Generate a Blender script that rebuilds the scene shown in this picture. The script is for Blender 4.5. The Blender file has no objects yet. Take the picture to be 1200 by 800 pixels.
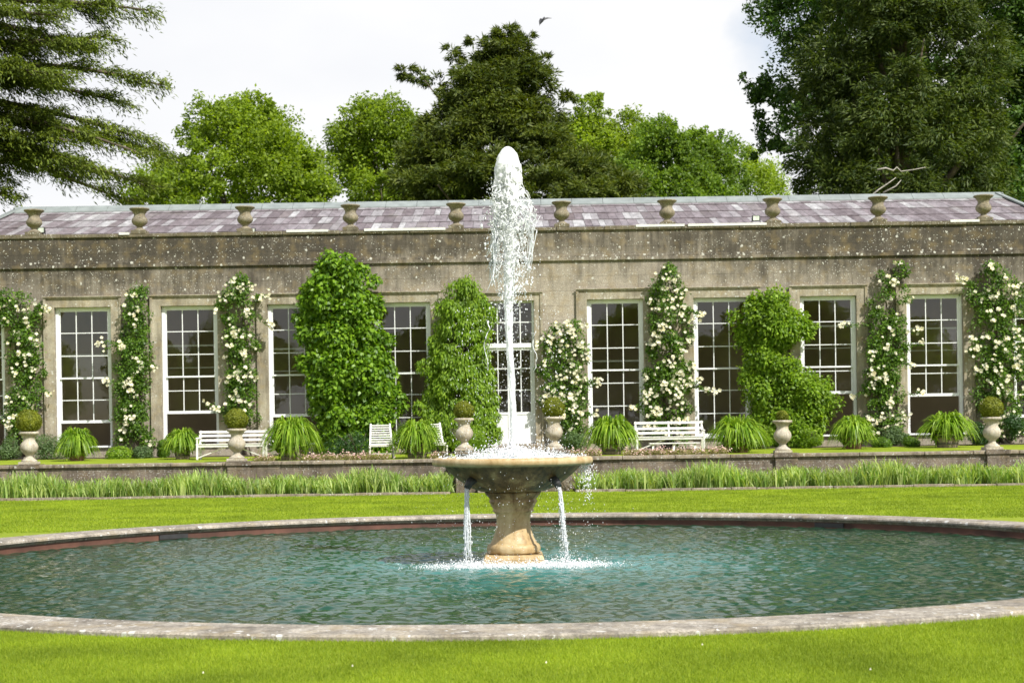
import bpy, math, random
import numpy as np
from mathutils import Vector, noise as mnoise
R = math.radians
random.seed(7)
rng = np.random.default_rng(7)
scene = bpy.context.scene
col = scene.collection

# ------------------------------------------------------------------ camera
EYE = 1.6; FPX = 1860.0; ROLL = 0.0153; PX, PY = 600.0, 505.0
cam_d = bpy.data.cameras.new('camera')
cam = bpy.data.objects.new('camera', cam_d); col.objects.link(cam)
cam_d.sensor_width = 36; cam_d.lens = FPX*36/1200
cam_d.shift_y = (PY-400)/1200
cam_d.clip_start = 0.1; cam_d.clip_end = 3000
cam.location = (0, 0, EYE)
cam.rotation_mode = 'XYZ'
from mathutils import Matrix
cam.matrix_world = Matrix.Translation((0, 0, EYE)) @ Matrix.Rotation(R(90), 4, 'X') @ Matrix.Rotation(-ROLL, 4, 'Z')
cam_d.dof.use_dof = True; cam_d.dof.focus_distance = 20.6; cam_d.dof.aperture_fstop = 4.0
scene.camera = cam
cR, sR = math.cos(ROLL), math.sin(ROLL)

def at(x, y, D):
    """photo measurement -> real point at distance D"""
    s = FPX/D
    u = (x-PX)*cR-(y-PY)*sR; v = (x-PX)*sR+(y-PY)*cR
    return Vector((u/s, D, EYE-v/s))

# ------------------------------------------------------------------ world
SUN_EL, SUN_AZ = R(46), math.atan2(0.64, -0.77)
w = bpy.data.worlds.new('World'); scene.world = w; w.use_nodes = True
nt = w.node_tree; nt.nodes.clear()
def N(nt, t, **k):
    n = nt.nodes.new(t)
    for a, b in k.items(): setattr(n, a, b)
    return n
out = N(nt, 'ShaderNodeOutputWorld'); bg = N(nt, 'ShaderNodeBackground')
sky = N(nt, 'ShaderNodeTexSky', sky_type='NISHITA', sun_disc=False, sun_elevation=SUN_EL, sun_rotation=SUN_AZ)
sky.air_density = 1.0; sky.dust_density = 1.0; sky.ozone_density = 1.5
tc = N(nt, 'ShaderNodeTexCoord'); mp = N(nt, 'ShaderNodeMapping'); mp.inputs['Scale'].default_value = (1, 1, 2.2)
nt.links.new(tc.outputs['Generated'], mp.inputs[0])
nz = N(nt, 'ShaderNodeTexNoise'); nz.inputs['Scale'].default_value = 2.2; nz.inputs['Detail'].default_value = 7; nz.inputs['Roughness'].default_value = .55
nt.links.new(mp.outputs[0], nz.inputs['Vector'])
cr = N(nt, 'ShaderNodeValToRGB'); cr.color_ramp.elements[0].position = .30; cr.color_ramp.elements[1].position = .46
nt.links.new(nz.outputs[0], cr.inputs[0])
# an opening of blue in the cloud, up to the right
hd = (at(908, 42, 50)-Vector((0, 0, EYE))).normalized()
dt = N(nt, 'ShaderNodeVectorMath', operation='DOT_PRODUCT'); dt.inputs[1].default_value = hd
nrm = N(nt, 'ShaderNodeVectorMath', operation='NORMALIZE'); nt.links.new(tc.outputs['Generated'], nrm.inputs[0])
nt.links.new(nrm.outputs[0], dt.inputs[0])
nz2 = N(nt, 'ShaderNodeTexNoise'); nz2.inputs['Scale'].default_value = 14; nz2.inputs['Detail'].default_value = 5
nt.links.new(tc.outputs['Generated'], nz2.inputs['Vector'])
mb_ = N(nt, 'ShaderNodeMath', operation='MULTIPLY_ADD'); mb_.inputs[1].default_value = .0022
nt.links.new(nz2.outputs[0], mb_.inputs[0]); nt.links.new(dt.outputs['Value'], mb_.inputs[2])
mr = N(nt, 'ShaderNodeMapRange'); mr.inputs[1].default_value = 1.0006; mr.inputs[2].default_value = 1.0014; mr.inputs[3].default_value = 1; mr.inputs[4].default_value = .35
nt.links.new(mb_.outputs[0], mr.inputs[0])
mul = N(nt, 'ShaderNodeMath', operation='MULTIPLY'); nt.links.new(cr.outputs[0], mul.inputs[0]); nt.links.new(mr.outputs[0], mul.inputs[1])
sz_ = N(nt, 'ShaderNodeSeparateXYZ'); nt.links.new(nrm.outputs[0], sz_.inputs[0])
mrz = N(nt, 'ShaderNodeMapRange'); mrz.inputs[1].default_value = .3; mrz.inputs[2].default_value = .75; mrz.inputs[3].default_value = 1; mrz.inputs[4].default_value = .3
nt.links.new(sz_.outputs[2], mrz.inputs[0])
mul2 = N(nt, 'ShaderNodeMath', operation='MULTIPLY'); nt.links.new(mul.outputs[0], mul2.inputs[0]); nt.links.new(mrz.outputs[0], mul2.inputs[1]); mul = mul2
# soft grey-white modelling inside the cloud
nz3 = N(nt, 'ShaderNodeTexNoise'); nz3.inputs['Scale'].default_value = 5; nz3.inputs['Detail'].default_value = 4
nt.links.new(mp.outputs[0], nz3.inputs['Vector'])
cr3 = N(nt, 'ShaderNodeValToRGB'); cr3.color_ramp.elements[0].position = .3; cr3.color_ramp.elements[1].position = .62
cr3.color_ramp.elements[0].color = (6.05, 6.15, 6.4, 1); cr3.color_ramp.elements[1].color = (6.75, 6.75, 6.75, 1)
nt.links.new(nz3.outputs[0], cr3.inputs[0])
mx = N(nt, 'ShaderNodeMixRGB'); nt.links.new(mul.outputs[0], mx.inputs[0]); nt.links.new(sky.outputs[0], mx.inputs[1]); nt.links.new(cr3.outputs[0], mx.inputs[2])
nt.links.new(mx.outputs[0], bg.inputs[0]); bg.inputs[1].default_value = 0.105
nt.links.new(bg.outputs[0], out.inputs[0])
# ------------------------------------------------------------------ sun
sd = bpy.data.lights.new('sun', 'SUN'); sd.energy = 4.6; sd.angle = R(.53); sd.color = (1, .965, .91)
so = bpy.data.objects.new('sun', sd); col.objects.link(so); so.location = (20, -20, 40)
S = Vector((math.cos(SUN_EL)*math.sin(SUN_AZ), math.cos(SUN_EL)*math.cos(SUN_AZ), math.sin(SUN_EL)))
so.rotation_euler = S.to_track_quat('Z', 'Y').to_euler()
vs = scene.view_settings; vs.view_transform = 'Standard'; vs.look = 'None'; vs.gamma = 1; vs.exposure = 0.54
scene.render.engine = 'CYCLES'
scene.cycles.max_bounces = 8; scene.cycles.transparent_max_bounces = 12

# ------------------------------------------------------------------ materials
def newmat(name):
    m = bpy.data.materials.new(name); m.use_nodes = True
    nt = m.node_tree; b = nt.nodes['Principled BSDF']
    return m, nt, b
def L(nt, a, b): nt.links.new(a, b)
def ramp(nt, src, stops):
    r = N(nt, 'ShaderNodeValToRGB'); e = r.color_ramp.elements
    while len(e) < len(stops): e.new(.5)
    for k, (p, c) in enumerate(stops):
        e[k].position = p; e[k].color = (*c, 1) if len(c) == 3 else c
    L(nt, src, r.inputs[0]); return r.outputs[0]
def noise(nt, vec, scale, detail=4, rough=.55, dist=0):
    n = N(nt, 'ShaderNodeTexNoise'); n.inputs['Scale'].default_value = scale; n.inputs['Detail'].default_value = detail
    n.inputs['Roughness'].default_value = rough; n.inputs['Distortion'].default_value = dist
    if vec is not None: L(nt, vec, n.inputs['Vector'])
    return n.outputs[0]
def mapping(nt, vec, sc):
    m = N(nt, 'ShaderNodeMapping'); m.inputs['Scale'].default_value = sc; L(nt, vec, m.inputs[0]); return m.outputs[0]
def mix(nt, f, a, b, mode='MIX'):
    m = N(nt, 'ShaderNodeMixRGB', blend_type=mode)
    for i, v in ((0, f), (1, a), (2, b)):
        if hasattr(v, 'links'): L(nt, v, m.inputs[i])
        elif isinstance(v, (int, float)): m.inputs[i].default_value = v
        else: m.inputs[i].default_value = (*v, 1)
    return m.outputs[0]
def math_(nt, op, a, b=None):
    m = N(nt, 'ShaderNodeMath', operation=op)
    for i, v in ((0, a), (1, b)):
        if v is None: continue
        if hasattr(v, 'links'): L(nt, v, m.inputs[i])
        else: m.inputs[i].default_value = v
    return m.outputs[0]
def bump(nt, b, h, strength=.5, dist=.02):
    n = N(nt, 'ShaderNodeBump'); n.inputs['Strength'].default_value = strength; n.inputs['Distance'].default_value = dist
    L(nt, h, n.inputs['Height']); L(nt, n.outputs[0], b.inputs['Normal'])
def pos(nt):
    return N(nt, 'ShaderNodeNewGeometry').outputs['Position']

def foliage(name, c1, c2, trans=.35, rough=.5, patch=1.2, spec=.35, tint=(1.5, 1.5, .45)):
    m, nt, b = newmat(name); nt.nodes.remove(b)
    g = N(nt, 'ShaderNodeNewGeometry')
    c = mix(nt, g.outputs['Random Per Island'], c1, c2)
    n = noise(nt, g.outputs['Position'], patch, 3)
    f = ramp(nt, n, [(.3, (.7, .72, .7)), (.7, (1.25, 1.22, 1.1))])
    c = mix(nt, 1, c, f, 'MULTIPLY')
    p = N(nt, 'ShaderNodeBsdfPrincipled'); L(nt, c, p.inputs['Base Color']); p.inputs['Roughness'].default_value = rough
    p.inputs['Specular IOR Level'].default_value = spec
    t = N(nt, 'ShaderNodeBsdfTranslucent'); c2_ = mix(nt, 1, c, tint, 'MULTIPLY'); L(nt, c2_, t.inputs[0])
    ms = N(nt, 'ShaderNodeMixShader'); ms.inputs[0].default_value = trans
    L(nt, p.outputs[0], ms.inputs[1]); L(nt, t.outputs[0], ms.inputs[2])
    L(nt, ms.outputs[0], nt.nodes['Material Output'].inputs[0]); return m

def simple(name, c, rough=.6, var=.25, scale=8, metallic=0, bmp=0):
    m, nt, b = newmat(name); p = pos(nt)
    n = noise(nt, p, scale, 5)
    lo = tuple(x*(1-var) for x in c); hi = tuple(min(1, x*(1+var)) for x in c)
    L(nt, ramp(nt, n, [(.3, lo), (.7, hi)]), b.inputs['Base Color'])
    b.inputs['Roughness'].default_value = rough; b.inputs['Metallic'].default_value = metallic
    if bmp: bump(nt, b, noise(nt, p, scale*6, 5), bmp, .01)
    return m

def stone(name, base, grime, lichen=.5, joints=None, scale=1.0, lich_col=(.5, .49, .43), gtop=None, rough=.9):
    """weathered limestone: blotches, grime, vertical streaks, white lichen spots, optional ashlar joints"""
    m, nt, b = newmat(name); p = pos(nt)
    n1 = noise(nt, p, 1.1*scale, 6, .62, .3)
    n2 = noise(nt, mapping(nt, p, (3.2, 3.2, .3)), 1.9*scale, 6, .65)
    n3 = noise(nt, p, 7*scale, 8, .75)
    n5 = noise(nt, p, 38*scale, 4, .7)
    f = math_(nt, 'ADD', math_(nt, 'MULTIPLY', n1, .32), math_(nt, 'MULTIPLY', n2, .28))
    f = math_(nt, 'ADD', f, math_(nt, 'MULTIPLY', n3, .25))
    f = math_(nt, 'ADD', f, math_(nt, 'MULTIPLY', n5, .15))
    if gtop is not None:     # old soot and algae gathered on the upper courses
        sx = N(nt, 'ShaderNodeSeparateXYZ'); L(nt, p, sx.inputs[0])
        mr = N(nt, 'ShaderNodeMapRange'); mr.inputs[1].default_value = gtop[0]; mr.inputs[2].default_value = gtop[1]
        mr.inputs[3].default_value = -.07; mr.inputs[4].default_value = .10
        L(nt, sx.outputs[2], mr.inputs[0]); f = math_(nt, 'ADD', f, mr.outputs[0])
        ax = math_(nt, 'ABSOLUTE', math_(nt, 'SUBTRACT', sx.outputs[0], 2.0))
        mr2 = N(nt, 'ShaderNodeMapRange'); mr2.inputs[1].default_value = 1; mr2.inputs[2].default_value = 9; mr2.inputs[3].default_value = -.06; mr2.inputs[4].default_value = .03
        L(nt, ax, mr2.inputs[0]); f = math_(nt, 'ADD', f, mr2.outputs[0])
    mid = tuple((a*.5+c*.5) for a, c in zip(base, grime))
    c = ramp(nt, f, [(.38, tuple(x*1.2 for x in base)), (.46, base), (.52, mid), (.6, grime), (.68, tuple(x*.75 for x in grime))])
    # fine mottling
    c = mix(nt, .9, c, ramp(nt, n5, [(.34, (.45, .43, .4)), (.5, (1, 1, 1)), (.66, (1.55, 1.52, 1.46))]), 'MULTIPLY')
    c = mix(nt, .6, c, ramp(nt, n3, [(.34, (.6, .58, .54)), (.5, (1, 1, 1)), (.66, (1.35, 1.33, 1.3))]), 'MULTIPLY')
    # ochre algae tint
    n4 = noise(nt, p, 2.7*scale, 4)
    c = mix(nt, ramp(nt, n4, [(.5, (0, 0, 0)), (.72, (.4, .4, .4))]), c, tuple(x*y for x, y in zip(base, (.95, .78, .42))))
    h = n3
    if joints:
        bw, bh = joints
        sx = N(nt, 'ShaderNodeSeparateXYZ'); L(nt, p, sx.inputs[0]); cb = N(nt, 'ShaderNodeCombineXYZ')
        L(nt, sx.outputs[0], cb.inputs[0]); L(nt, sx.outputs[2], cb.inputs[1])
        bt = N(nt, 'ShaderNodeTexBrick'); bt.inputs['Scale'].default_value = 1; bt.inputs['Brick Width'].default_value = bw; bt.inputs['Row Height'].default_value = bh
        bt.inputs['Mortar Size'].default_value = .008; bt.inputs['Mortar Smooth'].default_value = .5; bt.offset = .42
        bt.inputs['Color1'].default_value = (.9, .9, .9, 1); bt.inputs['Color2'].default_value = (1.08, 1.07, 1.05, 1); bt.inputs['Mortar'].default_value = (.72, .7, .67, 1)
        L(nt, cb.outputs[0], bt.inputs['Vector']); c = mix(nt, .6, c, bt.outputs['Color'], 'MULTIPLY')
        h = math_(nt, 'SUBTRACT', n3, math_(nt, 'MULTIPLY', bt.outputs['Fac'], .8))
    if lichen:
        msk = math_(nt, 'ADD', math_(nt, 'MULTIPLY', noise(nt, p, .7*scale, 4), 2.4), -.7)
        for sc, th, w8 in ((7, .17, .95), (15, .2, .9)):
            vo = N(nt, 'ShaderNodeTexVoronoi'); vo.inputs['Scale'].default_value = sc*scale; vo.inputs['Randomness'].default_value = 1
            dn = N(nt, 'ShaderNodeTexNoise'); dn.inputs['Scale'].default_value = 22*scale; dn.inputs['Detail'].default_value = 3
            L(nt, p, dn.inputs['Vector'])
            pv = mix(nt, .06, p, dn.outputs['Color'], 'ADD'); L(nt, pv, vo.inputs['Vector'])
            sep = N(nt, 'ShaderNodeSeparateColor'); L(nt, vo.outputs['Color'], sep.inputs[0])
            pick = math_(nt, 'GREATER_THAN', math_(nt, 'ADD', sep.outputs[0], msk), 1.42-.34*lichen)
            size = math_(nt, 'MULTIPLY', sep.outputs[1], th*2)
            spot = math_(nt, 'LESS_THAN', vo.outputs['Distance'], size)
            fac = math_(nt, 'MULTIPLY', math_(nt, 'MULTIPLY', pick, spot), w8)
            c = mix(nt, fac, c, lich_col)
    L(nt, c, b.inputs['Base Color']); b.inputs['Roughness'].default_value = rough
    b.inputs['Specular IOR Level'].default_value = .25
    bump(nt, b, h, .55, .03)
    return m

M = {}
M['wall'] = stone('facade limestone', (.285, .252, .202), (.074, .064, .049), 1.2, (1.35, .46), 1, gtop=(5.6, 7.3))
M['surround'] = stone('window surround limestone', (.36, .325, .25), (.16, .135, .095), .35, None, 1.5)
M['parapet'] = stone('parapet coping stone', (.17, .148, .105), (.075, .062, .04), .7, None, 2)
M['urn_roof'] = stone('roof urn stone', (.25, .218, .158), (.10, .085, .06), .3, None, 4)
M['urn'] = stone('terrace urn stone', (.50, .46, .38), (.24, .205, .155), .25, None, 4)
M['terrace'] = stone('terrace wall stone', (.21, .175, .14), (.07, .056, .043), .9, (.9, .22), 1.6, lich_col=(.42, .41, .38))
M['tcoping'] = stone('terrace coping stone', (.31, .265, .21), (.10, .082, .062), .5, None, 2)
M['rim'] = stone('pool coping stone', (.38, .345, .29), (.115, .10, .08), .8, None, 1.2, lich_col=(.55, .54, .5))
M['lead'] = simple('lead ridge', (.22, .245, .235), .6, .18, 3)
M['flash'] = simple('pale lead flashing', (.62, .62, .58), .6, .12, 6)
M['white'] = simple('white window paint', (.74, .75, .74), .45, .06, 5)
M['wood_white'] = simple('white garden furniture paint', (.72, .70, .66), .55, .16, 14, bmp=.2)
M['wood_grey'] = simple('weathered pale teak', (.5, .48, .42), .75, .2, 18, bmp=.4)
M['redwall'] = simple('red brown pool lining', (.10, .043, .027), .7, .5, 2.2, bmp=.4)
M['dark'] = simple('dark metal', (.03, .03, .03), .5)
M['bulb'] = simple('floodlight glass', (.55, .6, .5), .15)
M['int_wall'] = simple('interior plaster', (.56, .44, .31), .9, .15, .8)
M['int_floor'] = simple('interior stone floor', (.22, .19, .15), .8, .2, 2)
M['bark'] = simple('bark', (.10, .078, .055), .9, .4, 6, bmp=.8)
M['deadwood'] = simple('bleached dead wood', (.36, .33, .28), .8, .2, 8)
M['soil'] = simple('bed soil', (.06, .045, .03), .95, .4, 9, bmp=.6)
M['tub'] = simple('oak tub', (.2, .155, .12), .85, .3, 12, bmp=.5)
M['hoop'] = simple('iron hoop', (.07, .06, .055), .6, .3, 10)
M['terracotta'] = simple('terracotta', (.17, .085, .055), .85, .25, 8, bmp=.3)
M['bird'] = simple('bird feathers', (.012, .013, .018), .5)

# fountain stone: honey coloured, wet, dark algae on the bowl underside
m, nt, b = newmat('fountain stone'); p = pos(nt)
n1 = noise(nt, mapping(nt, p, (3, 3, .8)), 2.2, 6, .6, .3); n3 = noise(nt, p, 14, 6, .7)
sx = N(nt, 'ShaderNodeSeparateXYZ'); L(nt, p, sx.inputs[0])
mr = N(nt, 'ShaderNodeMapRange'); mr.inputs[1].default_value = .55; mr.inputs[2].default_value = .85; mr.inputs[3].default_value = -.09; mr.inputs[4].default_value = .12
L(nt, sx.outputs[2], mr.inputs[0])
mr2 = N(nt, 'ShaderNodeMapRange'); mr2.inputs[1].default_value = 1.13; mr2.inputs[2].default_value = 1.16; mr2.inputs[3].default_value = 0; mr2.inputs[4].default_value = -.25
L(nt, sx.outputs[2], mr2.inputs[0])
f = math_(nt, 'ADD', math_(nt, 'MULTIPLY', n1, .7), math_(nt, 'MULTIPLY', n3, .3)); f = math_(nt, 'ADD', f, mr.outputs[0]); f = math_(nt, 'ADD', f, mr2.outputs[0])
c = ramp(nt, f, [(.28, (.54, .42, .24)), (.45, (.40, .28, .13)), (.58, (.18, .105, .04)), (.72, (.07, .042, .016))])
L(nt, c, b.inputs['Base Color']); b.inputs['Roughness'].default_value = .42; b.inputs['Specular IOR Level'].default_value = .3
bump(nt, b, n3, .35, .02); M['fountain'] = m

# lawn
def lawn(name, c0, c1, c2):
    m, nt, b = newmat(name); p = pos(nt)
    n1 = noise(nt, p, .35, 4, .6); n2 = noise(nt, mapping(nt, p, (1, .45, 1)), 3.5, 5, .7); n3 = noise(nt, p, 45, 3, .7)
    f = math_(nt, 'ADD', math_(nt, 'MULTIPLY', n1, .45), math_(nt, 'MULTIPLY', n2, .35)); f = math_(nt, 'ADD', f, math_(nt, 'MULTIPLY', n3, .3))
    L(nt, ramp(nt, f, [(.38, c0), (.54, c1), (.7, c2)]), b.inputs['Base Color'])
    b.inputs['Roughness'].default_value = .75; b.inputs['Specular IOR Level'].default_value = .15
    bump(nt, b, math_(nt, 'ADD', n3, math_(nt, 'MULTIPLY', n2, .6)), .8, .03); return m
M['lawn'] = lawn('mown lawn', (.155, .225, .016), (.235, .305, .02), (.30, .355, .032))
M['grass_blade'] = foliage('lawn blades', (.165, .26, .015), (.34, .42, .035), .38, .55, .7, .2, (1.3, 1.3, .6))
M['meadow'] = lawn('park grass', (.06, .11, .02), (.09, .15, .02), (.14, .18, .03))

# water: murky teal pond, cloudier where the fountain stirs it
m, nt, b = newmat('pond water'); p = pos(nt)
vm = N(nt, 'ShaderNodeVectorMath', operation='DISTANCE'); vm.inputs[1].default_value = (0.3, 20.5, -.15); L(nt, p, vm.inputs[0])
n1 = noise(nt, mapping(nt, p, (.6, 1.6, 1)), .7, 4, .6)
f = math_(nt, 'ADD', math_(nt, 'MULTIPLY', vm.outputs['Value'], .11), math_(nt, 'MULTIPLY', n1, .6))
c = ramp(nt, f, [(.3, (.12, .28, .27)), (.45, (.05, .16, .14)), (.66, (.014, .07, .042)), (1, (.012, .042, .02))])
L(nt, c, b.inputs['Base Color']); b.inputs['Roughness'].default_value = .04; b.inputs['IOR'].default_value = 1.33
n2 = noise(nt, mapping(nt, p, (.7, 1.2, 1)), 15, 3, .6)
bump(nt, b, n2, .3, .01); M['water'] = m
# white water
m, nt, b = newmat('aerated water'); b.inputs['Base Color'].default_value = (.97, .975, .98, 1); b.inputs['Roughness'].default_value = .25
b.inputs['Subsurface Weight'].default_value = .0
t = N(nt, 'ShaderNodeBsdfTranslucent'); t.inputs[0].default_value = (.97, .975, .98, 1); ms = N(nt, 'ShaderNodeMixShader'); ms.inputs[0].default_value = .4
L(nt, b.outputs[0], ms.inputs[1]); L(nt, t.outputs[0], ms.inputs[2]); L(nt, ms.outputs[0], nt.nodes['Material Output'].inputs[0]); M['foam'] = m
m, nt, b = newmat('falling water film'); nt.nodes.remove(b)
d = N(nt, 'ShaderNodeBsdfPrincipled'); d.inputs['Base Color'].default_value = (.85, .88, .9, 1); d.inputs['Roughness'].default_value = .15
tr = N(nt, 'ShaderNodeBsdfTransparent'); ms = N(nt, 'ShaderNodeMixShader'); ms.inputs[0].default_value = .55
L(nt, tr.outputs[0], ms.inputs[1]); L(nt, d.outputs[0], ms.inputs[2]); L(nt, ms.outputs[0], nt.nodes['Material Output'].inputs[0]); M['film'] = m
# window glass
m, nt, b = newmat('old window glass'); nt.nodes.remove(b)
gl = N(nt, 'ShaderNodeBsdfGlossy'); gl.inputs['Roughness'].default_value = .015; gl.inputs[0].default_value = (.9, .9, .9, 1)
tr = N(nt, 'ShaderNodeBsdfTransparent'); tr.inputs[0].default_value = (.86, .86, .82, 1)
fr = N(nt, 'ShaderNodeFresnel'); fr.inputs[0].default_value = 1.55
fm = math_(nt, 'MULTIPLY', fr.outputs[0], 1.8)
bn = N(nt, 'ShaderNodeBump'); bn.inputs['Strength'].default_value = .06; bn.inputs['Distance'].default_value = .02
L(nt, noise(nt, pos(nt), 2.2, 2), bn.inputs['Height']); L(nt, bn.outputs[0], gl.inputs['Normal'])
ms = N(nt, 'ShaderNodeMixShader'); L(nt, fm, ms.inputs[0]); L(nt, tr.outputs[0], ms.inputs[1]); L(nt, gl.outputs[0], ms.inputs[2])
L(nt, ms.outputs[0], nt.nodes['Material Output'].inputs[0]); M['glass'] = m
# slates: every slate its own tone
m, nt, b = newmat('purple slates'); g = N(nt, 'ShaderNodeNewGeometry')
c = ramp(nt, g.outputs['Random Per Island'], [(0, (.12, .098, .102)), (.3, (.17, .143, .15)), (.6, (.215, .19, .20)), (.84, (.25, .235, .24)), (.97, (.36, .355, .355)), (1, (.14, .11, .11))])
n1 = noise(nt, g.outputs['Position'], 5, 7, .8); c = mix(nt, 1, c, ramp(nt, n1, [(.33, (.55, .53, .52)), (.5, (1, 1, 1)), (.67, (1.5, 1.5, 1.5))]), 'MULTIPLY')
n2 = noise(nt, g.outputs['Position'], .9, 4, .7); c = mix(nt, ramp(nt, n2, [(.55, (0, 0, 0)), (.75, (.45, .45, .45))]), c, (.2, .19, .15))
L(nt, c, b.inputs['Base Color']); b.inputs['Roughness'].default_value = .5; bump(nt, b, n1, .4, .02); M['slate'] = m

M['f_broad'] = foliage('bright broadleaf', (.11, .18, .014), (.27, .37, .028), .5, .5, .25)
M['f_lime'] = foliage('lime yellow-green leaf', (.17, .26, .02), (.32, .42, .04), .5, .5, .3)
M['f_mid'] = foliage('mid green leaf', (.09, .17, .018), (.20, .30, .035), .45, .5, .3)
M['f_oak'] = foliage('deep green leaf', (.03, .08, .014), (.095, .17, .026), .38, .5, .3)
M['f_yew'] = foliage('olive yew needles', (.024, .052, .008), (.10, .135, .016), .3, .6, .35)
M['f_yew2'] = foliage('warm olive yew needles', (.038, .068, .008), (.13, .16, .016), .3, .6, .4)
M['f_cedar'] = foliage('cedar needles', (.05, .085, .011), (.195, .25, .027), .28, .6, .5)
M['f_wist'] = foliage('fresh climber leaf', (.055, .14, .008), (.24, .40, .026), .4, .42, 2.5)
M['f_wist2'] = foliage('drooping climber leaf', (.10, .20, .012), (.28, .42, .035), .45, .5, 2)
M['f_rose'] = foliage('rose leaf', (.045, .11, .014), (.16, .28, .032), .38, .45, 2.5)
M['f_lily'] = foliage('daylily strap leaf', (.11, .23, .012), (.34, .48, .055), .4, .42, 4)
M['f_iris'] = foliage('iris sword leaf', (.15, .29, .05), (.52, .60, .24), .4, .45, 1.4)
M['f_box'] = foliage('clipped box leaf', (.12, .155, .012), (.25, .27, .025), .3, .55, 5)
M['f_grey'] = foliage('grey green herb', (.06, .12, .04), (.15, .22, .09), .3, .6, 4)
M['f_dark'] = foliage('dark shrub leaf', (.02, .055, .015), (.05, .11, .03), .3, .4, 4)
M['f_peren'] = foliage('low rockery plant', (.15, .17, .04), (.33, .27, .13), .3, .6, 4)
M['bloom'] = foliage('cream petals', (.84, .79, .60), (.90, .89, .82), .3, .6, 6, .2, (1, .97, .85))
M['pink'] = foliage('pink petals', (.55, .3, .3), (.75, .6, .55), .3, .6, 6, .2, (1, .9, .85))

# ------------------------------------------------------------------ helpers
def setp(o, label=None, cat=None, group=None, kind=None):
    if label: o['label'] = label
    if cat: o['category'] = cat
    if group: o['group'] = group
    if kind: o['kind'] = kind
    return o
def link(o, parent=None, loc=(0, 0, 0)):
    col.objects.link(o); o.location = loc
    if parent is not None: o.parent = parent
    return o
def thing(name, loc, label, cat, group=None, rotz=0):
    o = bpy.data.objects.new(name, None); col.objects.link(o); o.location = loc; o.rotation_euler = (0, 0, rotz)
    o.empty_display_size = .2
    return setp(o, label, cat, group)
def tree_copy(root, loc, rotz=0, scale=None, label=None, group=None):
    def rec(o, parent):
        c = o.copy(); col.objects.link(c); c.parent = parent
        for ch in [k for k in children_of.get(o.name, [])]: rec(ch, c)
        return c
    c = rec(root, None); c.location = loc; c.rotation_euler = (0, 0, rotz)
    if scale: c.scale = (scale,)*3
    if label: c['label'] = label
    if group: c['group'] = group
    return c
children_of = {}
def np_obj(name, V, F, mat, parent=None, loc=(0, 0, 0), smooth=False):
    V = np.ascontiguousarray(V, dtype=np.float32); F = np.ascontiguousarray(F, dtype=np.int32); k = F.shape[1]
    me = bpy.data.meshes.new(name)
    me.vertices.add(len(V)); me.vertices.foreach_set('co', V.ravel())
    me.loops.add(F.size); me.loops.foreach_set('vertex_index', F.ravel())
    me.polygons.add(len(F)); me.polygons.foreach_set('loop_start', np.arange(0, F.size, k, dtype=np.int32))
    if smooth: me.polygons.foreach_set('use_smooth', np.ones(len(F), dtype=bool))
    me.update(calc_edges=True); me.materials.append(mat)
    o = bpy.data.objects.new(name, me); link(o, parent, loc)
    if parent is not None: children_of.setdefault(parent.name, []).append(o)
    return o
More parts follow.
